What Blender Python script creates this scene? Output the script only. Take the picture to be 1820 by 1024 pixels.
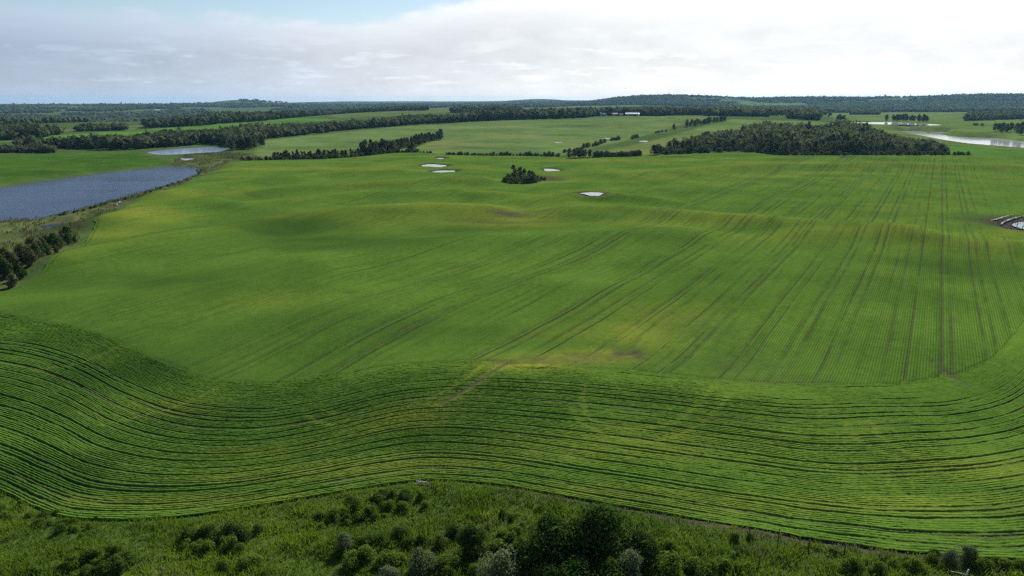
import bpy, math, random
import numpy as np
from mathutils import Vector

R = math.radians
sc = bpy.context.scene
for o in list(bpy.data.objects):
    bpy.data.objects.remove(o)
C = sc.collection

# ------------------------------------------------------------------ camera
CAM_H, FPX, CX, CY = 50.0, 1252.0, 910.0, 512.0
PITCH = math.atan(335.0 / FPX)
cam = bpy.data.cameras.new('camera')
cam.sensor_width = 36.0
cam.lens = 36.0 * FPX / 1820.0
cam.clip_start = 0.5
cam.clip_end = 90000.0
camo = bpy.data.objects.new('camera', cam)
C.objects.link(camo)
camo.location = (0, 0, CAM_H)
camo.rotation_euler = (math.pi / 2 - PITCH, 0, 0)
sc.camera = camo

# ------------------------------------------------------------------ sun, sky, exposure
SUN_AZ, SUN_EL = 24.0, 34.0
sd = Vector((math.sin(R(SUN_AZ)) * math.cos(R(SUN_EL)), math.cos(R(SUN_AZ)) * math.cos(R(SUN_EL)), math.sin(R(SUN_EL))))
sl = bpy.data.lights.new('sun', 'SUN')
sl.energy = 5.0
sl.angle = R(0.53)
sl.color = (1.0, 0.95, 0.87)
so = bpy.data.objects.new('sun', sl)
C.objects.link(so)
so.rotation_euler = (-sd).to_track_quat('-Z', 'Y').to_euler()

W = bpy.data.worlds.new('World')
sc.world = W
W.use_nodes = True
nt = W.node_tree
nt.nodes.clear()


class NB:
    """small node-building helper"""
    def __init__(self, tree):
        self.t = tree

    def n(self, kind, **kw):
        nd = self.t.nodes.new(kind)
        ins = kw.pop('ins', {})
        for k, v in kw.items():
            setattr(nd, k, v)
        for k, v in ins.items():
            self.set(nd, k, v)
        return nd

    def set(self, nd, k, v):
        s = nd.inputs[k]
        if isinstance(v, bpy.types.NodeSocket):
            self.t.links.new(v, s)
        else:
            s.default_value = v

    def m(self, op, a, b=0.0, c=None, clamp=False):
        nd = self.n('ShaderNodeMath', operation=op, use_clamp=clamp)
        self.set(nd, 0, a)
        self.set(nd, 1, b)
        if c is not None:
            self.set(nd, 2, c)
        return nd.outputs[0]

    def mix(self, f, a, b):
        nd = self.n('ShaderNodeMix', data_type='RGBA')
        self.set(nd, 0, f)
        self.set(nd, 6, a)
        self.set(nd, 7, b)
        return nd.outputs[2]

    def ramp(self, f, lo, hi, a=0.0, b=1.0):
        nd = self.n('ShaderNodeMapRange', interpolation_type='SMOOTHSTEP')
        self.set(nd, 'Value', f)
        self.set(nd, 'From Min', lo)
        self.set(nd, 'From Max', hi)
        self.set(nd, 'To Min', a)
        self.set(nd, 'To Max', b)
        return nd.outputs[0]

    def noise(self, vec, scale, detail=3.0, rough=0.55, dist=0.0):
        nd = self.n('ShaderNodeTexNoise')
        if vec is not None:
            self.set(nd, 'Vector', vec)
        self.set(nd, 'Scale', scale)
        self.set(nd, 'Detail', detail)
        self.set(nd, 'Roughness', rough)
        self.set(nd, 'Distortion', dist)
        return nd.outputs['Fac']

    def link(self, a, b):
        self.t.links.new(a, b)


def c4(r, g, b):
    return (r, g, b, 1.0)


b = NB(nt)
tc = b.n('ShaderNodeTexCoord')
nrm = b.n('ShaderNodeVectorMath', operation='NORMALIZE')
b.set(nrm, 0, tc.outputs['Generated'])
D = nrm.outputs[0]
sx = b.n('ShaderNodeSeparateXYZ')
b.set(sx, 0, D)
dx, dy, dz = sx.outputs[0], sx.outputs[1], sx.outputs[2]
sky = b.n('ShaderNodeTexSky', sky_type='NISHITA', sun_disc=False, sun_elevation=R(SUN_EL), sun_rotation=R(SUN_AZ),
          altitude=600.0, air_density=1.0, dust_density=0.6, ozone_density=1.6)
skyc = b.n('ShaderNodeVectorMath', operation='SCALE')
b.set(skyc, 0, sky.outputs[0])
b.set(skyc, 3, 0.075)
dot = b.n('ShaderNodeVectorMath', operation='DOT_PRODUCT')
b.set(dot, 0, D)
b.set(dot, 1, (sd.x, sd.y, sd.z))
sdot = dot.outputs['Value']
# cloud sheet seen in perspective: direction projected on a plane overhead
zz = b.m('ADD', b.m('MAXIMUM', dz, 0.0), 0.055)
px_ = b.m('DIVIDE', dx, zz)
py_ = b.m('DIVIDE', dy, zz)
cp = b.n('ShaderNodeCombineXYZ', ins={0: px_, 1: py_, 2: 0.37})
P = cp.outputs[0]
n1 = b.noise(P, 0.42, 7.0, 0.58, 0.5)
n2 = b.noise(P, 1.7, 6.0, 0.6, 0.3)
n3 = b.noise(P, 0.16, 3.0, 0.5)
cv = b.n('ShaderNodeCombineXYZ', ins={0: b.m('MULTIPLY', dx, 1.0), 1: dy, 2: b.m('MULTIPLY', dz, 2.6)})
n4 = b.noise(cv.outputs[0], 17.0, 7.0, 0.58, 0.2)
# high bank of cloud low in the sky, its top edge a few degrees up, higher towards the sun
edge = b.m('ADD', b.m('ADD', 0.093, b.ramp(dx, -0.24, 0.0, 0.0, 0.044)), b.ramp(dx, 0.36, 0.58, 0.0, -0.030))
bank = b.m('ADD', b.m('SUBTRACT', edge, dz), b.m('ADD', b.m('MULTIPLY', b.m('SUBTRACT', n1, 0.5), 0.030), b.m('MULTIPLY', b.m('SUBTRACT', n4, 0.5), 0.055)))
bankm = b.ramp(bank, -0.012, 0.012)
puff = b.ramp(b.m('ADD', n1, b.m('MULTIPLY', b.m('SUBTRACT', n2, 0.5), 0.3)), 0.53, 0.72, 0.0, 0.95)
puff = b.m('MULTIPLY', puff, b.ramp(dz, 0.13, 0.24))
cm = b.m('MAXIMUM', bankm, puff)
# brightness of the cloud follows the angle to the sun (forward scattering)
lum = b.m('ADD', 0.29, b.m('MULTIPLY', b.m('POWER', b.m('MAXIMUM', sdot, 0.0), 2.2), 0.53))
lum = b.m('ADD', lum, b.m('MULTIPLY', b.m('POWER', b.m('MAXIMUM', sdot, 0.0), 7.0), 0.17))
det = b.m('ADD', 0.93, b.m('ADD', b.m('MULTIPLY', b.m('SUBTRACT', n4, 0.5), 0.34), b.m('MULTIPLY', b.m('SUBTRACT', n2, 0.5), 0.16)))
det = b.m('ADD', det, b.ramp(dz, 0.06, 0.0, 0.0, 0.16))
det = b.m('ADD', det, b.ramp(bank, 0.045, 0.0, 0.0, 0.22))
lowc = b.n('ShaderNodeCombineXYZ', ins={0: dx, 1: dy, 2: b.m('MULTIPLY', dz, 6.0)})
n5 = b.noise(lowc.outputs[0], 13.0, 6.0, 0.6, 0.1)
cu = b.m('MULTIPLY', b.ramp(n5, 0.52, 0.66), b.m('MULTIPLY', b.ramp(dz, 0.008, 0.02), b.ramp(dz, 0.085, 0.05)))
det = b.m('ADD', det, b.m('MULTIPLY', cu, 0.17))
lum = b.m('MULTIPLY', lum, det)
warm = b.ramp(sdot, 0.45, 0.85)
ccol = b.mix(warm, c4(0.77, 0.93, 1.20), c4(1.0, 1.02, 1.04))
cl = b.n('ShaderNodeVectorMath', operation='SCALE')
b.set(cl, 0, ccol)
b.set(cl, 3, lum)
# thin veils: cloud is never fully opaque
cm = b.m('MULTIPLY', cm, b.ramp(n2, 0.25, 0.60, 0.82, 0.97))
final = b.mix(cm, skyc.outputs[0], cl.outputs[0])
bg = b.n('ShaderNodeBackground')
b.set(bg, 'Color', final)
b.set(bg, 'Strength', 1.0)
wo = b.n('ShaderNodeOutputWorld')
b.link(bg.outputs[0], wo.inputs[0])

vs = sc.view_settings
vs.view_transform = 'Standard'
vs.look = 'None'
vs.exposure = 0.48
vs.gamma = 1.0
sc.render.engine = 'CYCLES'
sc.cycles.max_bounces = 5
sc.cycles.diffuse_bounces = 2
sc.cycles.glossy_bounces = 2
sc.cycles.transmission_bounces = 3
sc.cycles.transparent_max_bounces = 8
sc.cycles.volume_bounces = 0
sc.cycles.use_denoising = False
sc.cycles.denoiser = 'OPENIMAGEDENOISE'
sc.cycles.denoising_input_passes = 'RGB_ALBEDO_NORMAL'
sc.cycles.sample_clamp_indirect = 3.0
sc.cycles.sample_clamp_direct = 3.0
sc.cycles.pixel_filter_type = 'BLACKMAN_HARRIS'
sc.cycles.filter_width = 1.4

# ------------------------------------------------------------------ numpy tools
rng = np.random.default_rng(11)


def hash2(i, j, s):
    v = np.sin(i * 127.1 + j * 311.7 + s * 74.7) * 43758.5453
    return v - np.floor(v)


def vnoise(x, y, s=0.0):
    i, j = np.floor(x), np.floor(y)
    fx, fy = x - i, y - j
    fx = fx * fx * fx * (fx * (fx * 6 - 15) + 10)
    fy = fy * fy * fy * (fy * (fy * 6 - 15) + 10)
    a, b_, c, d = hash2(i, j, s), hash2(i + 1, j, s), hash2(i, j + 1, s), hash2(i + 1, j + 1, s)
    return (a + (b_ - a) * fx) * (1 - fy) + (c + (d - c) * fx) * fy


def fbm(x, y, s=0.0, o=3):
    t, a, k = 0.0, 0.5, 1.0
    for q in range(o):
        t = t + a * (vnoise(x * k, y * k, s + 3.1 * q) - 0.5)
        a *= 0.5
        k *= 2.03
    return t


def sstep(x, a, b_):
    t = np.clip((x - a) / (b_ - a), 0, 1)
    return t * t * (3 - 2 * t)


def seg_dist(x, y, pts, closed=False):
    pts = np.asarray(pts, float)
    q = np.roll(pts, -1, 0) if closed else pts[1:]
    p = pts if closed else pts[:-1]
    d = np.full(np.shape(x), 1e9)
    for (ax, ay), (bx_, by_) in zip(p, q):
        vx, vy = bx_ - ax, by_ - ay
        t = np.clip(((x - ax) * vx + (y - ay) * vy) / (vx * vx + vy * vy + 1e-9), 0, 1)
        d = np.minimum(d, (x - ax - t * vx) ** 2 + (y - ay - t * vy) ** 2)
    return np.sqrt(d)


def inside(x, y, pts):
    r = np.zeros(np.shape(x), bool)
    n = len(pts)
    for i in range(n):
        (x1, y1), (x2, y2) = pts[i], pts[(i + 1) % n]
        if y1 == y2:
            continue
        r ^= ((y1 > y) != (y2 > y)) & (x < (x2 - x1) * (y - y1) / (y2 - y1) + x1)
    return r


def poly_sd(x, y, pts, margin):
    """signed distance (negative inside), only near the polygon; far = 1e6"""
    pts = np.asarray(pts, float)
    out = np.full(np.shape(x), 1e6)
    lo, hi = pts.min(0) - margin, pts.max(0) + margin
    k = (x > lo[0]) & (x < hi[0]) & (y > lo[1]) & (y < hi[1])
    if k.any():
        xx, yy = x[k], y[k]
        d = seg_dist(xx, yy, pts, True)
        d[inside(xx, yy, pts)] *= -1
        out[k] = d
    return out


def catmull(p, n, closed=False):
    p = np.asarray(p, float)
    if closed:
        q = np.vstack([p[-1], p, p[0], p[1]])
    else:
        q = np.vstack([2 * p[0] - p[1], p, 2 * p[-1] - p[-2]])
    m = len(q) - 3
    u = np.linspace(0, m, n, endpoint=not closed)
    i = np.minimum(u.astype(int), m - 1)
    t = (u - i)[:, None]
    a, b_, c, d = q[i], q[i + 1], q[i + 2], q[i + 3]
    return 0.5 * (2 * b_ + (c - a) * t + (2 * a - 5 * b_ + 4 * c - d) * t * t + (3 * b_ - a - 3 * c + d) * t ** 3)


def rays(pp):
    pp = np.asarray(pp, float).reshape(-1, 2)
    u, v = (pp[:, 0] - CX) / FPX, (CY - pp[:, 1]) / FPX
    cp_, sp_ = math.cos(PITCH), math.sin(PITCH)
    return np.stack([u, cp_ + v * sp_, -sp_ + v * cp_], 1)


def on_plane(pp, z=0.0):
    """photo position -> ground position on a level plane"""
    d = rays(pp)
    t = (z - CAM_H) / np.minimum(d[:, 2], -1e-4)
    return np.stack([d[:, 0] * t, d[:, 1] * t], 1)


def survey(pp, fn=None):
    """photo position -> first hit on the terrain"""
    fn = fn or H
    d = rays(pp)
    ts = np.geomspace(30, 22000, 900)
    X, Y, Z = d[:, :1] * ts, d[:, 1:2] * ts, CAM_H + d[:, 2:] * ts
    below = Z < fn(X.ravel(), Y.ravel()).reshape(X.shape)
    k = np.where(below.any(1), below.argmax(1), len(ts) - 1)
    k = np.maximum(k, 1)
    lo, hi = ts[k - 1], ts[k]
    for _ in range(14):
        mid = (lo + hi) / 2
        u = (CAM_H + d[:, 2] * mid) < fn(d[:, 0] * mid, d[:, 1] * mid)
        hi = np.where(u, mid, hi)
        lo = np.where(u, lo, mid)
    return np.stack([d[:, 0] * hi, d[:, 1] * hi], 1)


# ------------------------------------------------------------------ terrain shape
def gl(pp):
    return on_plane(pp, 0.0)


def az_pt(px, dist):
    a = math.atan((px - CX) / (FPX * math.cos(PITCH) + 335 * math.sin(PITCH)))
    return (math.sin(a) * dist, math.cos(a) * dist)


RIDGES = [  # crest lines in the crop: points, height, half width near and far side
    ([(120, 475), (300, 440), (480, 405), (640, 388), (760, 381), (860, 381)], 2.6, 15),
    ([(1020, 383), (1100, 377), (1250, 390), (1400, 404), (1600, 418)], 1.9, 15),
    ([(930, 364), (1010, 351), (1100, 354), (1190, 366)], 1.8, 11),
    ([(300, 348), (560, 316), (700, 311)], 1.8, 14),
    ([(200, 400), (420, 352), (650, 336), (850, 326)], 2.2, 14),
    ([(430, 372), (640, 350), (800, 346), (900, 352)], 1.7, 12),
    ([(1100, 317), (1300, 302), (1500, 298), (1800, 302)], 2.0, 19),
    ([(1440, 424), (1600, 428), (1700, 436), (1900, 446)], 1.0, 11),
    ([(540, 470), (760, 440), (1000, 425), (1200, 420)], 1.0, 16),
    ([(0, 555), (220, 545), (400, 520), (560, 490)], 1.0, 14),
    ([(880, 690), (1050, 700), (1250, 720), (1500, 730)], 1.1, 17),
    ([(620, 560), (800, 540), (1000, 520)], 0.7, 16),
]
HOLLOWS = [((330, 690), -1.7, 26), ((560, 700), -1.3, 22), ((440, 760), -1.2, 20), ((1280, 680), -0.7, 20),
           ((470, 412), -1.6, 22), ((905, 385), -1.4, 18), ((1650, 470), -1.0, 18)]
RW = [(gl(p), a, s) for p, a, s in RIDGES]
HW = [(gl([p])[0], a, s) for p, a, s in HOLLOWS]
HILLS = []
for px, dist, z, wx, wy in [(430, 7500, 46, 380, 900), (340, 8200, 8, 900, 900), (1210, 5600, 48, 400, 700), (1110, 5400, 34, 300, 700),
                            (1330, 6000, 32, 700, 900), (1650, 6400, 38, 900, 1000), (1830, 6200, 52, 700, 1000), (1450, 6400, 28, 700, 900),
                            (960, 9000, 44, 600, 1200), (700, 12500, 22, 2500, 1800), (1050, 12000, 34, 1300, 1800),
                            (-300, 8200, 6, 2200, 900)]:
    HILLS.append((az_pt(px, dist), z, wx, wy, math.atan2(*az_pt(px, dist))))


def H0(x, y):
    r = np.hypot(x, y)
    z = np.zeros_like(x)
    nearw = 1 - sstep(r, 560, 760)
    z += fbm(x / 75, y / 60, 1, 3) * 2.4 * (0.35 + 0.65 * nearw)
    z += fbm(x / 26, y / 26, 5, 2) * 0.55 * nearw
    k = r < 900
    if k.any():
        xx, yy = x[k], y[k]
        add = np.zeros_like(xx)
        for pts, a, s in RW:
            add += 1.7 * a * np.exp(-(seg_dist(xx, yy, pts) / s) ** 2)
        for p, a, s in HW:
            add += a * np.exp(-((xx - p[0]) ** 2 + (yy - p[1]) ** 2) / s ** 2)
        z[k] += add
    # rise towards the farm, low ground on the left
    z += 17 * np.exp(-(((x - 250) / 620) ** 2)) * sstep(y, 750, 1650) * (1 - 0.55 * sstep(y, 2200, 4200))
    z += 8 * np.exp(-(((x + 420) / 360) ** 2)) * sstep(y, 900, 1800) * (1 - sstep(y, 2200, 3600))
    az = np.arctan2(x, np.maximum(y, 1e-3))
    left = 1 - sstep(az, -0.42, -0.12)
    z -= left * 34 * sstep(r, 1700, 3000) * (1 - sstep(r, 3300, 5600))
    z -= left * 22 * sstep(r, 6000, 11000)
    z += fbm(x / 420, y / 420, 9, 3) * 8 * sstep(r, 900, 2600)
    z += fbm(x / 1500, y / 1500, 13, 3) * 16 * sstep(r, 2800, 6500)
    for (hx, hy), a, wx, wy, ang in HILLS:
        ca, sa = math.cos(ang), math.sin(ang)
        u = (x - hx) * ca - (y - hy) * sa
        v = (x - hx) * sa + (y - hy) * ca
        z += a * np.exp(-(u / wx) ** 2 - (v / wy) ** 2)
    # rough strip below the field edge
    z += fbm(x / 7, y / 5, 21, 3) * 1.3 * (1 - sstep(y, 60, 84))
    return z


# ponds: outline in the photo, mean level offset, blend width, kind
POND_DEFS = {
    'lake': ([(-420, 372), (-200, 352), (0, 334), (90, 321), (180, 309), (260, 300), (320, 296), (352, 300), (356, 306), (330, 318), (280, 334), (200, 356),
              (120, 378), (60, 389), (0, 393), (-200, 412), (-420, 420)], 26),
    'north': ([(262, 271), (300, 266), (340, 263), (385, 261), (404, 265), (390, 270), (350, 272), (320, 274), (285, 275)], 16),
    'p1': ([(750, 294), (765, 292), (794, 294), (780, 297), (756, 296)], 12),
    'p2': ([(768, 305), (790, 303), (808, 303.5), (800, 306), (780, 306.5)], 12),
    'p3': ([(966, 301), (978, 300), (993, 302.5), (988, 305), (972, 304)], 10),
    'p4': ([(1035, 344), (1046, 342), (1063, 342.3), (1071, 345.6), (1061, 348), (1044, 346.8)], 10),
    'p5': ([(776, 281.5), (782, 280.5), (789, 281.5), (783, 283)], 8),
    'f1': ([(1070, 246), (1080, 245), (1090, 245.8), (1080, 247)], 10),
    'f2': ([(985, 253.3), (993, 252.6), (1001, 253.4), (992, 254.4)], 10),
    'f3': ([(1136, 251), (1145, 250), (1153, 251.3), (1145, 252.4)], 10),
    'f4': ([(1184, 209.6), (1192, 208.8), (1200, 209.6), (1192, 210.6)], 14),
    'river': ([(1590, 237), (1600, 233.5), (1630, 233), (1662, 237), (1700, 243), (1770, 246), (1830, 252), (2000, 258), (2000, 275), (1830, 265),
               (1790, 262), (1740, 258), (1700, 253), (1660, 247), (1620, 241)], 20),
    'spur': ([(1652, 236), (1670, 234.4), (1690, 235), (1676, 237), (1660, 237)], 10),
    'top': ([(1504, 218), (1530, 216.8), (1580, 217), (1630, 219.6), (1672, 222), (1640, 223), (1580, 221.4), (1530, 220)], 18),
    'sliver': ([(1587, 230.3), (1600, 229.6), (1616, 230.8), (1600, 231.4)], 10),
    'dugout': ([(1496, 280.2), (1505, 279), (1515, 280.6), (1506, 282)], 8),
    'slough': ([(1800, 399), (1814, 395), (1840, 394), (1880, 396), (1880, 406), (1830, 408), (1808, 404)], 16),
    'm1': ([(70, 404), (90, 399), (112, 398), (104, 404), (84, 408)], 8),
    'm2': ([(150, 395), (158, 391), (163, 393), (156, 397)], 6),
    'm3': ([(40, 413), (66, 409), (80, 411), (58, 415)], 6),
    'm4': ([(205, 362), (214, 358), (219, 361), (210, 364)], 6),
    'm5': ([(320, 282), (334, 280.5), (344, 282.5), (330, 285)], 8),
    'm6': ([(128, 401), (142, 398), (146, 400), (134, 403)], 6),
}
PONDS = {}
for nm, (pl, bw) in POND_DEFS.items():
    pl = np.asarray(pl, float)
    cpt = survey([pl.mean(0)], H0)
    lvl = float(H0(cpt[:, 0], cpt[:, 1])[0]) - 0.55
    if nm in ('lake', 'm1', 'm2', 'm3', 'm4', 'm6'):
        lvl = -2.6 if nm == 'lake' else -2.2
    if nm == 'river':
        lvl = -2.5
    if nm in ('spur', 'sliver'):
        lvl = -2.3
    wp = on_plane(pl, lvl)
    oc = catmull(wp, max(40, 6 * len(pl)), True)
    cen_ = oc.mean(0)
    if nm[0] in 'pfmd':
        tq = np.linspace(0, 2 * np.pi, len(oc), endpoint=False)
        ph = sum(map(ord, nm))
        kf = 1 + 0.10 * np.sin(3 * tq + ph) + 0.08 * np.sin(5 * tq + 2 * ph) + 0.05 * np.sin(9 * tq + 3 * ph)
        oc = cen_ + (oc - cen_) * kf[:, None]
    PONDS[nm] = (oc, lvl, bw)


def H(x, y):
    z = H0(x, y)
    for nm, (pl, lvl, bw) in PONDS.items():
        s = poly_sd(x, y, pl, bw * 1.05)
        k = s < bw
        if k.any():
            sk = s[k]
            bank = lvl + np.where(sk < 0, -np.minimum(1.2, -sk * 0.25), 0.08 + sk * 0.03)
            w = sstep(sk, bw * 0.25, bw)
            z[k] = bank * (1 - w) + z[k] * w
    return z


def Hs(x, y):
    return float(H(np.array([float(x)]), np.array([float(y)]))[0])


# ------------------------------------------------------------------ object helpers
def tag(o, label=None, cat=None, group=None, kind=None):
    if label:
        o['label'] = label
    if cat:
        o['category'] = cat
    if group:
        o['group'] = group
    if kind:
        o['kind'] = kind
    return o


def mesh_np(name, verts, faces, smooth=False, mats=()):
    """faces: (n,k) array, all the same size, or list of such arrays"""
    me = bpy.data.meshes.new(name)
    if not isinstance(faces, list):
        faces = [faces]
    verts = np.asarray(verts, np.float32)
    me.vertices.add(len(verts))
    me.vertices.foreach_set('co', verts.ravel())
    nl = sum(f.size for f in faces)
    nf = sum(len(f) for f in faces)
    me.loops.add(nl)
    me.polygons.add(nf)
    me.loops.foreach_set('vertex_index', np.concatenate([f.ravel() for f in faces]).astype(np.int32))
    tot = np.concatenate([np.full(len(f), f.shape[1], np.int32) for f in faces])
    st = np.concatenate([[0], np.cumsum(tot)[:-1]]).astype(np.int32)
    me.polygons.foreach_set('loop_start', st)
    me.polygons.foreach_set('loop_total', tot)
    if smooth:
        me.polygons.foreach_set('use_smooth', np.ones(nf, bool))
    me.update(calc_edges=True)
    for m in mats:
        me.materials.append(m)
    return me


def attr(me, name, vals, kind='FLOAT'):
    a = me.attributes.new(name, kind, 'POINT')
    vals = np.asarray(vals, np.float32)
    if kind == 'FLOAT':
        a.data.foreach_set('value', vals.ravel())
    else:
        if vals.shape[1] == 3:
            vals = np.hstack([vals, np.ones((len(vals), 1), np.float32)])
        a.data.foreach_set('color', vals.ravel())


def obj(name, me, parent=None, loc=None):
    o = bpy.data.objects.new(name, me)
    C.objects.link(o)
    if parent:
        o.parent = parent
    if loc is not None:
        o.location = loc
    return o


def empty(name, loc, rz=0.0, s=1.0):
    o = bpy.data.objects.new(name, None)
    C.objects.link(o)
    o.location = loc
    o.rotation_euler = (0, 0, rz)
    o.scale = (s, s, s) if not hasattr(s, '__len__') else s
    o.empty_display_size = 0.3
    return o


def grid_faces(nu, nv, closed_v=False):
    i = np.arange(nu - 1)[:, None]
    j = np.arange(nv if closed_v else nv - 1)[None, :]
    j2 = (j + 1) % nv
    a = i * nv + j
    b_ = i * nv + j2
    c = (i + 1) * nv + j2
    d = (i + 1) * nv + j
    return np.stack([a, b_, c, d], -1).reshape(-1, 4)


# ------------------------------------------------------------------ materials
MATS = {}


def mat(name):
    m = bpy.data.materials.new(name)
    m.use_nodes = True
    m.node_tree.nodes.clear()
    MATS[name] = m
    nb = NB(m.node_tree)
    nb.out = nb.n('ShaderNodeOutputMaterial')
    return m, nb


def simple(name, col, rough=0.7, var=0.25, scale=2.0, metal=0.0, spec=0.3, bump=0.0):
    m, nb = mat(name)
    t = nb.n('ShaderNodeTexCoord')
    n = nb.noise(t.outputs['Object'], scale, 5.0, 0.6)
    f = nb.ramp(n, 0.3, 0.7)
    col = np.array(col)
    cc = nb.mix(f, c4(*(col * (1 - var))), c4(*np.minimum(col * (1 + var), 0.95)))
    p = nb.n('ShaderNodeBsdfPrincipled', ins={'Base Color': cc, 'Roughness': rough, 'Metallic': metal, 'Specular IOR Level': spec})
    if bump:
        bn = nb.n('ShaderNodeBump', ins={'Height': n, 'Strength': bump, 'Distance': 0.1})
        nb.link(bn.outputs[0], p.inputs['Normal'])
    nb.link(p.outputs[0], nb.out.inputs[0])
    return m


def leaf_mat(name, dark, light, transl=0.3, tint=None):
    """foliage: per-plant hue, per-leaf variation, some light through the leaf"""
    m, nb = mat(name)
    oi = nb.n('ShaderNodeObjectInfo')
    t = nb.n('ShaderNodeTexCoord')
    at = nb.n('ShaderNodeAttribute', attribute_name='leaf')
    f = nb.m('ADD', nb.m('MULTIPLY', at.outputs['Fac'], 0.65), nb.m('MULTIPLY', oi.outputs['Random'], 0.45), clamp=True)
    cc = nb.mix(f, c4(*dark), c4(*light))
    if tint:
        hue = nb.m('FRACT', nb.m('MULTIPLY', nb.m('ADD', oi.outputs['Random'], nb.n('ShaderNodeAttribute', attribute_name='plant').outputs['Fac']), 7.31))
        cc = nb.mix(nb.ramp(hue, 0.62, 0.95, 0.0, 0.6), cc, c4(*tint))
    df = nb.n('ShaderNodeBsdfDiffuse', ins={'Color': cc})
    tr = nb.n('ShaderNodeBsdfTranslucent', ins={'Color': cc})
    mx = nb.n('ShaderNodeMixShader', ins={0: transl})
    nb.link(df.outputs[0], mx.inputs[1])
    nb.link(tr.outputs[0], mx.inputs[2])
    nb.link(mx.outputs[0], nb.out.inputs[0])
    return m


M_TREE = leaf_mat('tree_leaf', (0.024, 0.042, 0.019), (0.112, 0.136, 0.056), 0.33, (0.135, 0.140, 0.070))
M_DARK = leaf_mat('dark_leaf', (0.020, 0.046, 0.010), (0.066, 0.120, 0.020), 0.3)
M_SHRUB = leaf_mat('shrub_leaf', (0.048, 0.096, 0.014), (0.165, 0.250, 0.034), 0.42)
M_WILLOW = leaf_mat('willow_leaf', (0.080, 0.112, 0.046), (0.165, 0.205, 0.090), 0.35)
M_OLIVE = leaf_mat('olive_leaf', (0.070, 0.080, 0.032), (0.140, 0.150, 0.060), 0.3)
M_MID = leaf_mat('mid_leaf', (0.030, 0.066, 0.012), (0.095, 0.155, 0.026), 0.35)
M_LIME = leaf_mat('lime_leaf', (0.085, 0.150, 0.016), (0.150, 0.230, 0.030), 0.35)
M_WEED = leaf_mat('weed_leaf', (0.045, 0.105, 0.010), (0.205, 0.300, 0.022), 0.45)
M_REED = leaf_mat('reed_leaf', (0.045, 0.062, 0.022), (0.115, 0.125, 0.045), 0.3)
M_DRY = leaf_mat('dry_grass', (0.130, 0.120, 0.060), (0.260, 0.235, 0.130), 0.25)
M_BARK = simple('bark', (0.11, 0.10, 0.085), 0.9, 0.4, 3.0)
M_PALEBARK = simple('pale_bark', (0.33, 0.32, 0.28), 0.9, 0.4, 3.0)
M_POST = simple('weathered_wood', (0.10, 0.085, 0.07), 0.9, 0.4, 6.0)
M_PALEWOOD = simple('bleached_wood', (0.52, 0.50, 0.45), 0.8, 0.25, 4.0)
M_STRAW = simple('flattened_straw', (0.32, 0.31, 0.26), 0.9, 0.5, 1.2)
M_WHITE = simple('white_metal', (0.80, 0.81, 0.83), 0.45, 0.06, 0.5, 0.0, 0.5)
M_WALL = simple('pale_siding', (0.42, 0.41, 0.38), 0.7, 0.12, 0.6)
M_WOODWALL = simple('dark_siding', (0.11, 0.08, 0.07), 0.8, 0.25, 0.6)
M_GREYROOF = simple('grey_roof', (0.22, 0.23, 0.25), 0.6, 0.15, 0.6)
M_GLASS = simple('window_glass', (0.03, 0.035, 0.045), 0.1, 0.2, 1.0, 0.0, 0.6)
M_STEEL = simple('galvanised_steel', (0.45, 0.47, 0.49), 0.4, 0.1, 1.0, 0.6)

# soil and grass of the ground sheet: albedo per region in the attribute 'albedo', relief and mottling from noise
m, nb = mat('ground')
M_GROUND = m
geo = nb.n('ShaderNodeNewGeometry')
ga = nb.n('ShaderNodeAttribute', attribute_name='albedo')
g1 = nb.noise(geo.outputs['Position'], 0.9, 6.0, 0.65)
g2 = nb.noise(geo.outputs['Position'], 0.06, 5.0, 0.6)
g3 = nb.noise(geo.outputs['Position'], 0.008, 5.0, 0.6)
k = nb.m('ADD', nb.m('MULTIPLY', g1, 0.7), nb.m('ADD', nb.m('MULTIPLY', g2, 0.8), nb.m('MULTIPLY', g3, 0.5)))
sc_ = nb.n('ShaderNodeVectorMath', operation='SCALE')
nb.set(sc_, 0, ga.outputs['Color'])
nb.set(sc_, 3, k)
yel = nb.mix(nb.ramp(g2, 0.5, 0.7, 0.0, 0.30), sc_.outputs[0], c4(0.12, 0.125, 0.035))
bm = nb.n('ShaderNodeBump', ins={'Height': g1, 'Strength': 0.6, 'Distance': 0.35})
p = nb.n('ShaderNodeBsdfPrincipled', ins={'Base Color': yel, 'Roughness': 1.0, 'Specular IOR Level': 0.0})
nb.link(bm.outputs[0], p.inputs['Normal'])
nb.link(p.outputs[0], nb.out.inputs[0])

# crop: green canopy, yellow and bare places, rows
m, nb = mat('crop')
M_CROP = m
geo = nb.n('ShaderNodeNewGeometry')
pos = geo.outputs['Position']
ay = nb.n('ShaderNodeAttribute', attribute_name='yellow').outputs['Fac']
as_ = nb.n('ShaderNodeAttribute', attribute_name='soil').outputs['Fac']
rv = nb.n('ShaderNodeAttribute', attribute_name='row').outputs['Fac']
ra = nb.n('ShaderNodeAttribute', attribute_name='rowamp').outputs['Fac']
c1 = nb.noise(pos, 3.0, 4.0, 0.7)
c2 = nb.noise(pos, 0.60, 6.0, 0.72)
c3 = nb.noise(pos, 0.03, 4.0, 0.6)
f = nb.m('ADD', nb.m('MULTIPLY', nb.ramp(c1, 0.3, 0.7), 0.46), nb.m('ADD', nb.m('MULTIPLY', nb.ramp(c2, 0.3, 0.7), 0.36), nb.m('MULTIPLY', nb.ramp(c3, 0.35, 0.65), 0.32)))
green = nb.mix(f, c4(0.034, 0.090, 0.012), c4(0.118, 0.208, 0.027))
lush = nb.n('ShaderNodeAttribute', attribute_name='lush').outputs['Fac']
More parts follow.
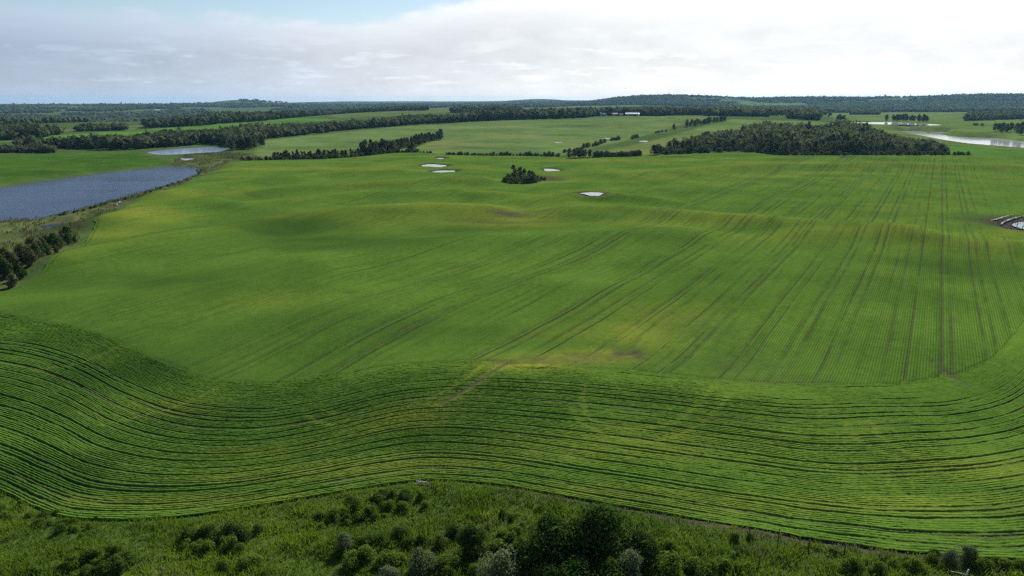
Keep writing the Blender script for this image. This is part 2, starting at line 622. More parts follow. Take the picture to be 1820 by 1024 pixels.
green = nb.mix(nb.m('MULTIPLY', lush, nb.ramp(c2, 0.25, 0.7, 0.6, 1.0)), green, c4(0.028, 0.070, 0.012))  # darker green mixed into the left headland, hollows and random patches
yy = nb.m('MULTIPLY', ay, nb.ramp(nb.m('ADD', c2, nb.m('MULTIPLY', c1, 0.5)), 0.45, 0.85, 0.20, 1.0))
green = nb.mix(yy, green, c4(0.215, 0.235, 0.030))
uu = nb.n('ShaderNodeAttribute', attribute_name='along').outputs['Fac']
sv = nb.n('ShaderNodeCombineXYZ', ins={0: nb.m('MULTIPLY', rv, 0.30), 1: nb.m('MULTIPLY', uu, 0.022), 2: 0.0})
cs = nb.noise(sv.outputs[0], 1.0, 5.0, 0.7)
green = nb.mix(nb.m('MULTIPLY', nb.ramp(cs, 0.45, 0.75, 0.0, 0.55), ra), green, c4(0.030, 0.080, 0.012))
cosr = nb.m('COSINE', nb.m('MULTIPLY', nb.m('ADD', rv, nb.m('MULTIPLY', c2, 0.25)), 2 * math.pi))
gap = nb.m('MULTIPLY', nb.ramp(cosr, 0.35, 1.0), ra)
gapc = nb.m('MULTIPLY', gap, nb.ramp(nb.m('ADD', c2, nb.m('MULTIPLY', c1, 0.5)), 0.5, 1.0, 0.04, 0.30))
soilf = nb.m('MAXIMUM', gapc, nb.m('MULTIPLY', as_, nb.ramp(c1, 0.25, 0.75, 0.72, 1.0)))
soilc = nb.mix(c2, c4(0.034, 0.029, 0.020), c4(0.098, 0.078, 0.060))
colr = nb.mix(soilf, green, soilc)
hgt = nb.m('SUBTRACT', nb.m('MULTIPLY', c1, 0.6), nb.m('MULTIPLY', gap, 0.9))
bm = nb.n('ShaderNodeBump', ins={'Height': hgt, 'Strength': 0.8, 'Distance': 0.20})
df = nb.n('ShaderNodeBsdfDiffuse', ins={'Color': colr})
nb.link(bm.outputs[0], df.inputs['Normal'])
nb.link(df.outputs[0], nb.out.inputs[0])


def water(name, base, rough, bump, scale):
    m, nb = mat(name)
    geo = nb.n('ShaderNodeNewGeometry')
    w1 = nb.noise(geo.outputs['Position'], scale, 4.0, 0.6)
    w2 = nb.noise(geo.outputs['Position'], 0.012, 3.0, 0.5)
    mp = nb.n('ShaderNodeMapping', ins={'Vector': geo.outputs['Position'], 'Scale': (0.006, 0.035, 1.0), 'Rotation': (0, 0, 0.35)})
    w3 = nb.noise(mp.outputs[0], 1.0, 5.0, 0.6)
    bs = nb.ramp(w3, 0.38, 0.6, 0.75 * bump, 1.15 * bump)
    bn = nb.n('ShaderNodeBump', ins={'Height': w1, 'Strength': bs, 'Distance': 0.9 if bump > 0.5 else 0.35})
    p = nb.n('ShaderNodeBsdfPrincipled', ins={'Base Color': c4(*base), 'Roughness': nb.ramp(w2, 0.35, 0.65, rough * 0.7, rough * 1.2), 'IOR': 1.333, 'Specular IOR Level': 0.5})
    nb.link(bn.outputs[0], p.inputs['Normal'])
    nb.link(p.outputs[0], nb.out.inputs[0])
    return m


M_LAKE = water('lake_water', (0.005, 0.022, 0.066), 0.20, 0.8, 0.9)
M_POND = water('pond_water', (0.15, 0.155, 0.16), 0.04, 0.05, 1.2)
M_NORTH = water('sky_tinted_water', (0.30, 0.38, 0.50), 0.10, 0.30, 0.7)  # pale blue base colour stands in for the reflected sky
M_RIPPLE = water('sky_pale_water', (0.44, 0.46, 0.49), 0.06, 0.08, 0.7)  # pale base colour stands in for bright sky mirrored in the water

# ------------------------------------------------------------------ field outlines
PAIRS = [((-420, 700), (-330, 575)), ((-250, 764), (-180, 570)), ((-120, 812), (-60, 570)), ((0, 862), (60, 578)), ((60, 890), (150, 598)), ((130, 912), (240, 632)),
         ((250, 913), (340, 660)), ((400, 900), (450, 668)), ((550, 880), (560, 662)), ((700, 862), (690, 652)), ((780, 858), (770, 657)), ((900, 868), (890, 668)),
         ((1050, 895), (1010, 672)), ((1200, 920), (1150, 682)), ((1350, 945), (1280, 693)), ((1500, 970), (1430, 702)), ((1650, 985), (1580, 693)),
         ((1820, 992), (1700, 670)), ((1980, 975), (1780, 630)), ((2120, 930), (1830, 560)), ((2240, 860), (1870, 500))]
OUT = gl([p[0] for p in PAIRS])
INN = gl([p[1] for p in PAIRS])
NS = 660
outc = catmull(OUT, NS)
innc = catmull(INN, NS)
far_edge = [(2050, 284), (1820, 277), (1690, 276.5), (1500, 276), (1380, 276), (1340, 272), (1300, 272), (1150, 278), (1080, 280), (1015, 284), (990, 279), (880, 277), (800, 276), (740, 272), (700, 271),
            (640, 278), (560, 284), (490, 286), (440, 287)]
left_edge = [(400, 293), (345, 314), (275, 342), (205, 377), (165, 410), (140, 440), (112, 470), (60, 500), (0, 523), (-60, 548), (-130, 562)]
FIELD_IN = [tuple(q) for q in innc[60::25]] + [tuple(q) for q in gl([(2050, 440)])] + [tuple(q) for q in gl(far_edge)] + [tuple(q) for q in gl(left_edge)]
FIELD_ALL = [tuple(q) for q in outc[::25]] + [tuple(q) for q in gl([(2250, 440), (2150, 284)])] + [tuple(q) for q in gl(far_edge)] + [tuple(q) for q in gl(left_edge + [(-350, 575)])]

# yellow and bare places in the crop: photo position, radii, strength
YELLOW = [((940, 668), 8, 3.5, 1.0), ((1010, 652), 12, 3.4, 0.95), ((1070, 640), 8, 4, 0.8), ((1130, 600), 9, 9, 0.75), ((1160, 570), 8, 12, 0.5), ((1190, 560), 18, 9, 0.3), ((700, 745), 10, 5, 0.45), ((640, 830), 22, 3.2, 0.5), ((400, 880), 30, 2.0, 0.35),
          ((250, 395), 22, 16, 0.75), ((205, 420), 16, 12, 0.55), ((330, 350), 26, 18, 0.5), ((900, 388), 32, 20, 0.55), ((840, 400), 40, 12, 0.5), ((1050, 346), 22, 18, 0.5), ((930, 320), 40, 30, 0.25),
          ((1090, 285), 80, 18, 0.5), ((820, 280), 60, 12, 0.4), ((600, 300), 70, 22, 0.35), ((450, 300), 40, 30, 0.45), ((1560, 425), 60, 12, 0.5), ((1750, 440), 30, 10, 0.5), ((1700, 300), 120, 25, 0.3), ((1450, 290), 120, 20, 0.35),
          ((1300, 310), 100, 40, 0.2), ((1250, 400), 50, 14, 0.4), ((700, 385), 60, 9, 0.4), ((480, 540), 20, 8, 0.25), ((950, 880), 30, 2, 0.3), ((1500, 900), 30, 2.5, 0.4), ((1780, 840), 20, 4, 0.35), ((1150, 800), 30, 5, 0.3),
          ((1790, 420), 14, 10, 0.6), ((1040, 600), 14, 6, 0.3), ((300, 700), 10, 4, 0.25), ((480, 780), 14, 3, 0.25)]
BARE = [((908, 386), 11, 6, 0.85), ((880, 398), 26, 4, 0.45), ((960, 381), 16, 4, 0.5), ((900, 662), 3, 2, 0.6), ((1000, 662), 12, 1.5, 0.45), ((1100, 637), 1.3, 4.5, 0.9), ((1132, 638), 1.6, 4.5, 0.9),
        ((1000, 655), 11, 2.2, 0.55), ((1060, 645), 7, 2.4, 0.5), ((1290, 655), 7, 6, 0.25), ((1380, 685), 12, 3, 0.25), ((965, 318), 13, 13, 1.0), ((985, 321), 9, 6, 0.95), ((1790, 396), 18, 15, 0.9), ((1240, 590), 12, 10, 0.18),
        ((690, 282), 10, 3, 0.6), ((1340, 640), 10, 8, 0.18), ((1070, 349), 8, 4, 0.5), ((620, 527), 1.6, 1.6, 0.8), ((1680, 660), 0.9, 7, 0.8)]
YW = [(gl([p])[0], a, b_, s) for p, a, b_, s in YELLOW]
BW = [(gl([p])[0], a, b_, s) for p, a, b_, s in BARE]


def yellow_at(x, y):
    v = np.zeros_like(x)
    for p, a, b_, s in YW:
        v = np.maximum(v, s * np.exp(-((x - p[0]) / a) ** 2 - ((y - p[1]) / b_) ** 2))
    n = fbm(x / 30, y / 17, 31, 4)
    v += np.clip(n * 1.3, -0.25, 0.35) * sstep(np.hypot(x, y), 150, 420) * 0.75
    crest = np.zeros_like(x)
    for pts, a, s in RW:
        if a > 1.05:
            crest = np.maximum(crest, np.exp(-(seg_dist(x, y, pts) / (s * 0.5)) ** 2) * min(1, a / 2.4))
    v += 0.20 * crest * (0.6 + 1.6 * np.clip(fbm(x / 20, y / 20, 33, 2) + 0.25, 0, 1))
    v *= 0.75 + 0.7 * fbm(x / 5, y / 5, 35, 2) + 0.25
    return np.clip(v, 0, 0.95)


DEEP_GREEN = [((330, 720), 30, 18), ((180, 660), 22, 18), ((450, 780), 30, 9), ((100, 820), 24, 10), ((300, 860), 26, 6), ((470, 412), 40, 16), ((330, 500), 26, 14), ((1720, 480), 16, 16), ((880, 410), 30, 10), ((620, 430), 40, 14)]
LW = [(gl([p])[0], a, b_) for p, a, b_ in DEEP_GREEN]


def deep_green_at(x, y):
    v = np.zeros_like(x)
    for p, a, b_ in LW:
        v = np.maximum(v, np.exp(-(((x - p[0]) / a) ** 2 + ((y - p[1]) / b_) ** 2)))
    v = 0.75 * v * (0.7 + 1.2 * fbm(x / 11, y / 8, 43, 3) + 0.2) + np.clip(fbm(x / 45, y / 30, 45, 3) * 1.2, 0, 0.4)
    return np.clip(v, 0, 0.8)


def bare_at(x, y):
    v = np.zeros_like(x)
    for p, a, b_, s in BW:
        v = np.maximum(v, s * np.exp(-(((x - p[0]) / a) ** 2 + ((y - p[1]) / b_) ** 2) ** 1.5))
    v *= 0.55 + 1.1 * np.clip(fbm(x / 2.5, y / 2.5, 41, 2) + 0.45, 0, 1)
    return np.clip(v, 0, 1)


# ------------------------------------------------------------------ ground sheet
ang_f = np.radians(np.arange(-47, 47.01, 0.165))
ang = np.concatenate([np.radians(np.arange(-180, -47, 3.0)), ang_f, np.radians(np.arange(50, 180, 3.0))])
rad = np.concatenate([[0.5, 8, 16, 24, 30], np.geomspace(36, 700, 270), np.geomspace(708, 9000, 230), np.geomspace(9200, 15000, 14)])
RR, AA = np.meshgrid(rad, ang, indexing='ij')
gx, gy = (RR * np.sin(AA)).ravel(), (RR * np.cos(AA)).ravel()
gz = H(gx, gy)
fin = poly_sd(gx, gy, FIELD_ALL, 12)
gz -= 0.55 * (1 - sstep(fin, -3.0, -0.3))
gr = np.hypot(gx, gy)

alb = np.zeros((len(gx), 3))
alb[:] = (0.058, 0.098, 0.026)
nz = fbm(gx / 260, gy / 260, 51, 4)
nz2 = fbm(gx / 900, gy / 700, 57, 3)
far = sstep(gr, 1500, 2600)
forest = sstep(nz + 0.8 * nz2, -0.07, 0.03) * far
fcol = np.array((0.030, 0.046, 0.022))
gcol = np.stack([0.070 + 0.05 * nz2, 0.105 + 0.04 * nz2, 0.034 + 0.01 * nz2], 1)
alb = alb * (1 - far[:, None]) + gcol * far[:, None]
alb = alb * (1 - forest[:, None]) + fcol * forest[:, None]

REGIONS = {  # ground cover by outline in the photo: albedo, edge softness
    'far_crop': ([(442, 285), (470, 250), (540, 242), (690, 227), (830, 217.5), (1000, 211), (1060, 208), (1180, 206.5), (1295, 206), (1230, 217), (1010, 272), (1000, 277), (780, 274), (640, 264)], (0.090, 0.146, 0.042), 6),
    'east_crop': ([(1020, 279), (1300, 212), (1460, 217), (1500, 223), (1330, 230), (1230, 246), (1150, 276)], (0.096, 0.148, 0.040), 6),
    'west_crop': ([(-320, 292), (0, 277), (120, 274), (235, 270), (285, 283), (296, 291), (200, 300), (90, 313), (0, 325), (-320, 345)], (0.043, 0.100, 0.012), 4),
    'strip_a': ([(-200, 262), (-50, 253), (130, 249), (300, 237), (450, 223), (600, 213), (520, 209), (400, 219), (260, 230), (110, 240), (-50, 247), (-200, 250)], (0.075, 0.160, 0.026), 8),
    'strip_b': ([(50, 237), (120, 235), (250, 230), (330, 223), (260, 222), (130, 228), (40, 232)], (0.085, 0.110, 0.040), 8),
    'strip_c': ([(540, 206), (620, 200), (820, 191), (930, 188), (930, 193), (800, 201), (700, 206), (600, 210)], (0.090, 0.125, 0.038), 10),
    'strip_d': ([(900, 202), (1010, 201), (1250, 195), (1310, 192), (1250, 189), (1030, 189), (920, 192)], (0.090, 0.125, 0.040), 10),
    'strip_e': ([(1230, 181), (1300, 179), (1430, 183), (1440, 190), (1380, 191), (1250, 187)], (0.090, 0.140, 0.040), 20),
    'meadow': ([(1460, 201), (1900, 197), (2000, 290), (1690, 275), (1500, 226)], (0.100, 0.150, 0.036), 15),
    'east_green': ([(1690, 275), (1600, 250), (1680, 255), (1760, 264), (1830, 268), (2000, 280), (2000, 290)], (0.066, 0.145, 0.022), 6),
    'marsh': ([(-420, 470), (-200, 448), (-120, 545), (0, 512), (60, 490), (120, 455), (145, 415), (205, 374), (275, 340), (345, 312), (410, 288), (470, 282), (430, 272), (380, 272), (330, 276), (300, 291), (200, 301),
               (0, 330), (-420, 356)], (0.080, 0.108, 0.036), 5),
    'rough_near': ([(-900, 1400), (-600, 900), (0, 880), (130, 920), (400, 910), (780, 868), (1050, 905), (1500, 980), (2200, 1000), (2600, 1400)], (0.060, 0.100, 0.022), 3),
}
RW_POLY = {}
for nm, (pl, col, soft) in REGIONS.items():
    wp = gl(pl) if nm in ('rough_near', 'marsh') else survey(pl)
    RW_POLY[nm] = wp
    s = poly_sd(gx, gy, wp, soft * 2)
    w = (1 - sstep(s + fbm(gx / 9, gy / 9, 61, 2) * soft * 1.5, -soft, soft))[:, None]
    cc = np.array(col)[None, :] * (1 + 0.9 * fbm(gx / 60, gy / 45, 63, 3))[:, None]
    if nm in ('far_crop', 'east_crop'):
        yv = np.clip(fbm(gx / 90, gy / 55, 67, 3) * 2.2 + 0.12, 0, 0.8)[:, None]
        cc = cc * (1 - yv) + np.array((0.165, 0.175, 0.055)) * yv
    if nm == 'marsh':
        yv = np.clip(fbm(gx / 18, gy / 14, 69, 3) * 3.0, 0, 0.9)[:, None]
        cc = cc * (1 - yv) + np.array((0.028, 0.040, 0.018)) * yv
        yv = np.clip(fbm(gx / 22, gy / 30, 71, 3) * 2.4 - 0.15, 0, 0.7)[:, None]
        cc = cc * (1 - yv) + np.array((0.140, 0.130, 0.055)) * yv
    alb = alb * (1 - w) + cc * w
# wet mud round the ponds, bare strip below the right part of the field edge, soil under the crop
for nm, (pl, lvl, bw) in PONDS.items():
    s = poly_sd(gx, gy, pl, bw)
    wd = {'lake': 3.5, 'north': 4, 'slough': 10, 'p3': 5, 'p4': 4}.get(nm, 2.5)
    w = ((1 - sstep(s, 0.3, wd)) * (0.75 if nm not in ('f1', 'f2', 'f3', 'f4') else 0.4))[:, None]
    alb = alb * (1 - w) + np.array((0.085, 0.072, 0.058)) * w
fe = np.full(len(gx), 1e6)
kn = gr < 160
fe[kn] = seg_dist(gx[kn], gy[kn], outc[::8])
xs = gx
w = (1 - sstep(fe + 2.2 * fbm(gx / 3, gy / 2, 73, 3), 0.3, 1.4)) * sstep(xs, 3, 12) * sstep(fin, -0.6, 0.2) * (gr < 200)
alb = alb * (1 - w[:, None]) + np.array((0.075, 0.062, 0.046)) * w[:, None]
w = (1 - sstep(fin, -1.5, -0.4))[:, None]
alb = alb * (1 - w) + np.array((0.060, 0.052, 0.040)) * w
alb = np.clip(alb, 0.008, 0.5)
me = mesh_np('ground', np.stack([gx, gy, gz], 1), grid_faces(len(rad), len(ang), True), True, [M_GROUND])
attr(me, 'albedo', alb, 'FLOAT_COLOR')
tag(obj('ground', me), 'rolling green farmland and wooded country reaching to the horizon', 'ground', kind='structure')

# ------------------------------------------------------------------ the crop field: straight rows with wheel tracks
RA = math.atan((1676 - CX) / (FPX * math.cos(PITCH) + 335 * math.sin(PITCH)))
su, cu = math.sin(RA), math.cos(RA)
PITCHROW = 0.50


def to_uv(p):
    p = np.asarray(p)
    return np.stack([p[:, 0] * su + p[:, 1] * cu, p[:, 0] * cu - p[:, 1] * su], 1)


poly = to_uv(np.array(FIELD_IN))
vmin, vmax = poly[:, 1].min() + 0.5, poly[:, 1].max() - 0.5
# wheel tracks measured in the photo where they cross the field: pairs of wheels
TRACK_PX = [((1673, 660), 1.0), ((1694, 660), 0.7), ((1748, 600), 0.9), ((1768, 600), 0.6), ((1800, 600), 0.5), ((1640, 440), 0.9), ((1270, 690), 0.8), ((1300, 690), 0.4), ((1361, 690), 0.8), ((1384, 690), 0.9), ((1441, 700), 0.8),
            ((1467, 700), 0.9), ((1530, 690), 0.3), ((1600, 520), 0.4), ((1168, 680), 0.5), ((1182, 680), 0.6), ((1010, 672), 0.6), ((1100, 640), 0.5), ((905, 662), 1.0), ((935, 662), 0.8), ((850, 652), 0.9), ((868, 655), 0.9),
            ((760, 640), 0.5), ((590, 645), 0.9), ((602, 645), 0.9), ((616, 645), 0.9), ((650, 640), 0.7), ((525, 648), 0.6), ((545, 648), 0.6), ((500, 620), 0.4), ((340, 650), 0.4), ((270, 600), 0.6), ((160, 575), 0.6), ((178, 575), 0.4),
            ((520, 590), 0.5), ((560, 592), 0.4), ((620, 560), 0.4), ((400, 620), 0.5), ((275, 420), 0.6), ((265, 425), 0.4), ((1250, 560), 0.4), ((1420, 420), 0.7), ((1440, 420), 0.5), ((1330, 440), 0.5), ((1140, 480), 0.4), ((1232, 440), 0.5), ((1218, 440), 0.5), ((1815, 500), 0.4)]
tr = []
for (p_, st_) in TRACK_PX:
    tr.append((to_uv(gl([p_]))[0, 1], st_))
base = np.arange(vmin, vmax, 1.35)
extra = []
for v, s_ in tr:
    extra += [v - 0.40, v - 0.20, v, v + 0.20, v + 0.40]
base = base[np.min(np.abs(base[:, None] - np.array([t[0] for t in tr])[None, :]), 1) > 0.8]
vv = np.unique(np.concatenate([base, np.array(extra)]))
vv = vv[(vv > vmin) & (vv < vmax)]
keep = np.concatenate([[True], np.diff(vv) > 0.03])
vv = vv[keep]
NU = 250
U0, U1 = np.zeros(len(vv)), np.zeros(len(vv))
pn = np.roll(poly, -1, 0)
for i, v in enumerate(vv):
    cr = (poly[:, 1] > v) != (pn[:, 1] > v)
    us = poly[cr, 0] + (v - poly[cr, 1]) / (pn[cr, 1] - poly[cr, 1]) * (pn[cr, 0] - poly[cr, 0])
    U0[i], U1[i] = us.min(), us.max()
pass_ = np.floor(vv / 9.2)
U0 = np.minimum(U0 + 1.9 * hash2(pass_, pass_ * 0 + 3, 7.0) + 0.5 * hash2(np.floor(vv / 0.56), vv * 0, 2.0) - 0.6, U1 - 0.5)
tt = np.linspace(0, 1, NU) ** 1.35
UU = U0[:, None] + (U1 - U0)[:, None] * tt[None, :]
VV = np.repeat(vv[:, None], NU, 1)
fx, fy = (UU * su + VV * cu).ravel(), (UU * cu - VV * su).ravel()
fu, fv = UU.ravel(), VV.ravel()
fz = H(fx, fy)
ca_h = 0.40 + 0.10 * fbm(fx / 3, fy / 3, 81, 2)
yl, so_ = yellow_at(fx, fy), bare_at(fx, fy)
trk = np.zeros_like(fx)
for v, s_ in tr:
    k = np.abs(fv - v) < 0.6
    if k.any():
        prof = np.clip(1 - np.abs(fv[k] - v) / 0.36, 0, 1) ** 0.6
        along = 0.62 + 0.5 * s_ + 2.0 * fbm(fu[k] / 28, fv[k] * 0 + v * 0.37, 83, 3) + 1.2 * fbm(fu[k] / 5, fv[k] * 0 + v * 0.91, 87, 2) - 0.22
        trk[k] = np.maximum(trk[k], prof * np.clip(along, 0, 1) * (0.6 + 0.4 * s_))
so_ = np.maximum(so_, trk * 0.9)
for nm in ('p1', 'p2', 'p3', 'p4', 'p5', 'dugout', 'slough'):
    s = poly_sd(fx, fy, PONDS[nm][0], 16)
    ring = {'slough': 9.0, 'dugout': 0.8}.get(nm, 2.6)
    ca_h = np.where(s < ring, np.minimum(ca_h, -0.6 + 0.9 * sstep(s, ring * 0.7, ring)), ca_h)
    so_ = np.maximum(so_, 0.85 * (1 - sstep(s + 5 * fbm(fx / 4, fy / 4, 85, 2), ring, ring + 3.0)))
ca_h = np.where((fu - np.repeat(U0, NU)) < 1.4, np.minimum(ca_h, 0.22), ca_h)
fz = fz + ca_h - 0.36 * np.maximum(so_, trk) * (ca_h > 0.1)
near_edge = np.minimum(tt, 1 - tt)[None, :] * (U1 - U0)[:, None]
me = mesh_np('crop_field', np.stack([fx, fy, fz], 1), grid_faces(len(vv), NU), True, [M_CROP])
attr(me, 'yellow', yl)
attr(me, 'soil', so_)
attr(me, 'row', fv / PITCHROW)
attr(me, 'along', fu)
attr(me, 'lush', deep_green_at(fx, fy))
attr(me, 'rowamp', 1 - 0.25 * sstep(np.hypot(fx, fy), 150, 500))
tag(obj('crop_field', me), 'large rolling green crop field with straight rows and wheel tracks', 'field', kind='structure')

# ------------------------------------------------------------------ headland: rows that follow the near edge, built as ridges
width = np.linalg.norm(outc - innc, axis=1)
NR = int(round(np.median(width) / PITCHROW))
offs = np.array([0.0, 0.12, 0.30, 0.52, 0.74, 0.90])
prof = np.array([0.0, 0.70, 0.95, 1.0, 0.93, 0.68])
NX = NR + 6
dd = (np.arange(NX)[:, None] + offs[None, :]).ravel()
pf = np.tile(prof, NX)
ridx = np.repeat(np.arange(NX), 6)
dd = np.append(dd, NX)
pf = np.append(pf, 0.0)
ridx = np.append(ridx, NX - 1)
tfr = dd / NR
ss = np.concatenate([[0], np.cumsum(np.linalg.norm(np.diff((outc + innc) / 2, axis=0), axis=1))])
# ease the strip so that rows keep a gentle wave
HX = outc[None, :, 0] * (1 - tfr[:, None]) + innc[None, :, 0] * tfr[:, None]
HY = outc[None, :, 1] * (1 - tfr[:, None]) + innc[None, :, 1] * tfr[:, None]
wob = 0.30 * fbm(np.repeat(ss[None, :], len(dd), 0) / 9, np.repeat(ridx[:, None], NS, 1) * 0.21, 91, 2)
nx, ny = innc[:, 0] - outc[:, 0], innc[:, 1] - outc[:, 1]
nl_ = np.hypot(nx, ny)
HX = HX + wob * (nx / nl_)[None, :]
HY = HY + wob * (ny / nl_)[None, :]
hx, hy = HX.ravel(), HY.ravel()
S2 = np.repeat(ss[None, :], len(dd), 0)
RI = np.repeat(ridx[:, None], NS, 1).astype(float)
PF = np.repeat(pf[:, None], NS, 1)
vig = (0.27 + 0.09 * (1 - sstep(HX, -30, 10))) * (0.85 + 0.5 * fbm(S2 / 0.9, RI * 7.7, 93, 2) + 0.8 * fbm(HX / 9, HY / 9, 95, 2))
closed_ = np.clip(0.20 + 0.34 * sstep(HX, -25, 25) + 1.3 * fbm(HX / 14, HY / 10, 97, 3) + 0.45 * sstep(RI, NR - 26, NR) * sstep(HX, -45, -15), 0.05, 0.88)       # how far the canopy has closed over the gap
hh = vig * (closed_ + (1 - closed_) * PF)
miss = np.zeros(NR)
TR_H = {3: .5, 7: .9, 8: .35, 13: .8, 16: .95, 17: .4, 23: .6, 27: .55, 33: 1., 34: .4, 38: .7, 44: .5, 48: .9, 52: .6, 57: .9, 58: .5, 63: .8, 66: .9, 70: .5, 73: .8}
TRK = np.zeros_like(HX)
for r_, s_ in {int(a * 1.12): b2 for a, b2 in TR_H.items()}.items():
    if r_ < NR:
        k = ridx == r_
        along = np.clip(s_ + 1.9 * fbm(S2[k] / 34, RI[k] * 3.3, 101, 3) + 1.0 * fbm(S2[k] / 4, RI[k] * 5.3, 103, 2), 0, 1)
        TRK[k] = along * np.minimum(1, PF[k] * 1.4 + 0.3)
# single gappy rows
gapr = np.clip((fbm(S2 / 16, RI * 2.71, 105, 2) - 0.20) * 6, 0, 1) * 0.8
TRK = np.maximum(TRK, gapr)
YH = yellow_at(hx, hy).reshape(HX.shape)
BH = bare_at(hx, hy).reshape(HX.shape)
# turning tracks pressed through the rows
TURN = [[(1040, 705), (1036, 740), (1060, 765), (1130, 775), (1190, 768), (1230, 745), (1275, 695)], [(1015, 742), (1040, 770), (1100, 790), (1155, 796), (1215, 782), (1260, 760), (1300, 715)],
        [(1500, 765), (1512, 783), (1535, 800), (1600, 825)], [(1545, 768), (1570, 795), (1640, 825)], [(540, 702), (560, 724), (590, 735)], [(575, 705), (600, 715)],
        [(780, 730), (840, 706), (890, 672), (935, 640)], [(765, 715), (830, 690), (872, 655)], [(60, 655), (150, 640), (250, 600)], [(180, 738), (260, 715), (340, 690), (400, 665)]]
PR = np.zeros_like(hx)
for i, t_ in enumerate(TURN):
    tp = catmull(gl(t_), 22)
    wd = 0.55 if i not in (6,) else 0.8
    k = (hx > tp[:, 0].min() - 2) & (hx < tp[:, 0].max() + 2) & (hy > tp[:, 1].min() - 2) & (hy < tp[:, 1].max() + 2)
    PR[k] = np.maximum(PR[k], np.exp(-(seg_dist(hx[k], hy[k], tp) / wd) ** 2) * (0.75 if i not in (6, 7) else 1.0))
gul = catmull(gl([(785, 728), (820, 712), (850, 698), (872, 684), (892, 670), (915, 655)]), 24)
dg = seg_dist(hx, hy, gul) + 0.5 * fbm(hx / 1.3, hy / 1.3, 109, 2)
BH = np.maximum(BH, (np.exp(-(dg / 0.46) ** 4)).reshape(HX.shape))
PR = PR.reshape(HX.shape)
hh = hh * (1 - 0.9 * TRK) * (1 - 0.8 * BH) * (1 - 0.55 * PR)
hh = hh + rng.normal(0, 0.022, hh.shape) * (PF > 0.3)
hz = H(hx, hy) + np.maximum(hh.ravel(), 0.0) + 0.015
soilh = np.clip(np.maximum(np.maximum(0.8 * (1 - sstep(hh, 0.0, 0.10)), 0.6 * TRK), BH), 0, 1)
me = mesh_np('crop_rows', np.stack([hx, hy, hz], 1), grid_faces(len(dd), NS)[:, ::-1], True, [M_CROP])
attr(me, 'yellow', np.clip(YH + 0.30 * PR + np.clip(fbm(S2 / 20, RI * 1.9, 107, 2) - 0.05, 0, 1) * 0.5, 0, 1))
attr(me, 'soil', soilh)
attr(me, 'lush', deep_green_at(hx, hy))
attr(me, 'row', np.zeros(len(hx)))
attr(me, 'rowamp', np.zeros(len(hx)))
tag(obj('crop_rows', me), 'curving green crop rows following the near edge of the field', 'crop rows', kind='stuff')

# ------------------------------------------------------------------ water
POND_LABEL = {
    'lake': ('lake', 'long blue lake at the left edge beside the field'),
    'north': ('pond', 'pale pond below the dark wood, beyond the blue lake'),
    'p1': ('pond', 'white puddle in the crop left of the clump, farther of two'),
    'p2': ('pond', 'white puddle in the crop left of the clump, nearer of two'),
    'p3': ('pond', 'small white puddle just behind the tree clump in the field'),
    'p4': ('pond', 'bright oval puddle in the crop right of and nearer than the clump'),
    'p5': ('pond', 'tiny white puddle at the far edge beside the low hedge'),
    'f1': ('pond', 'thin white puddle left of the diagonal hedge in the far field'),
    'f2': ('pond', 'faint small puddle in the middle of the far field'),
    'f3': ('pond', 'thin white puddle on the right side of the diagonal hedge'),
    'f4': ('pond', 'pale sliver of water in the far field right of the farm'),
    'river': ('river', 'bright winding slough behind the big wood at right'),
    'spur': ('pond', 'small bright backwater beside the winding slough'),
    'top': ('pond', 'long white pond in the meadow beyond the big wood'),
    'sliver': ('pond', 'thin bright sliver of water above the head of the slough'),
    'dugout': ('pond', 'small dark water hole in the crop before the big wood'),
    'slough': ('pond', 'half dried slough with grey mud at the right edge'),
    'm1': ('puddle', 'blue puddle in the marsh between lake and shrubs'),
    'm2': ('puddle', 'small bright puddle in the marsh close to the crop edge'),
    'm3': ('puddle', 'long thin puddle in the marsh nearest the shrubs'),
    'm4': ('puddle', 'tiny puddle on the near shore halfway along the lake'),
    'm5': ('puddle', 'tiny puddle in the marsh between the lake and pale pond'),
    'm6': ('puddle', 'small blue puddle in the marsh right of the largest puddle'),
}
for nm, (pl, lvl, bw) in PONDS.items():
    cen = pl.mean(0)
    grow = pl + (pl - cen) / (np.linalg.norm(pl - cen, axis=1)[:, None] + 1e-6) * 0.25
    v3 = np.column_stack([grow, np.full(len(grow), lvl)])
    me = bpy.data.meshes.new('water')
    me.from_pydata([tuple(q) for q in v3], [], [list(range(len(v3)))])
    me.update()
    if me.polygons[0].normal.z < 0:
        me.flip_normals()
    blue = nm in ('lake', 'm1', 'm3', 'm6')
    me.materials.append(M_LAKE if blue else M_NORTH if nm == 'north' else (M_RIPPLE if nm in ('river', 'top', 'spur') else M_POND))
    tag(obj(POND_LABEL[nm][0], me), POND_LABEL[nm][1], POND_LABEL[nm][0], kind='structure')

# ------------------------------------------------------------------ plants
def tube(p0, p1, r0, r1, n=6):
    p0, p1 = np.array(p0, float), np.array(p1, float)
    d = p1 - p0
    d /= np.linalg.norm(d) + 1e-9
    a = np.cross(d, (0.31, 0.87, 0.2))
    a /= np.linalg.norm(a)
    b_ = np.cross(d, a)
    t = np.linspace(0, 2 * np.pi, n, endpoint=False)
    ring = np.cos(t)[:, None] * a + np.sin(t)[:, None] * b_
    v = np.vstack([p0 + ring * r0, p1 + ring * r1])
    i = np.arange(n)
    f = np.stack([i, (i + 1) % n, (i + 1) % n + n, i + n], 1)
    return v, f


def join(parts):
    vs, fs, k = [], [], 0
    for v, f in parts:
        vs.append(v)
        fs.append(f + k)
        k += len(v)
    return np.vstack(vs), np.vstack(fs)


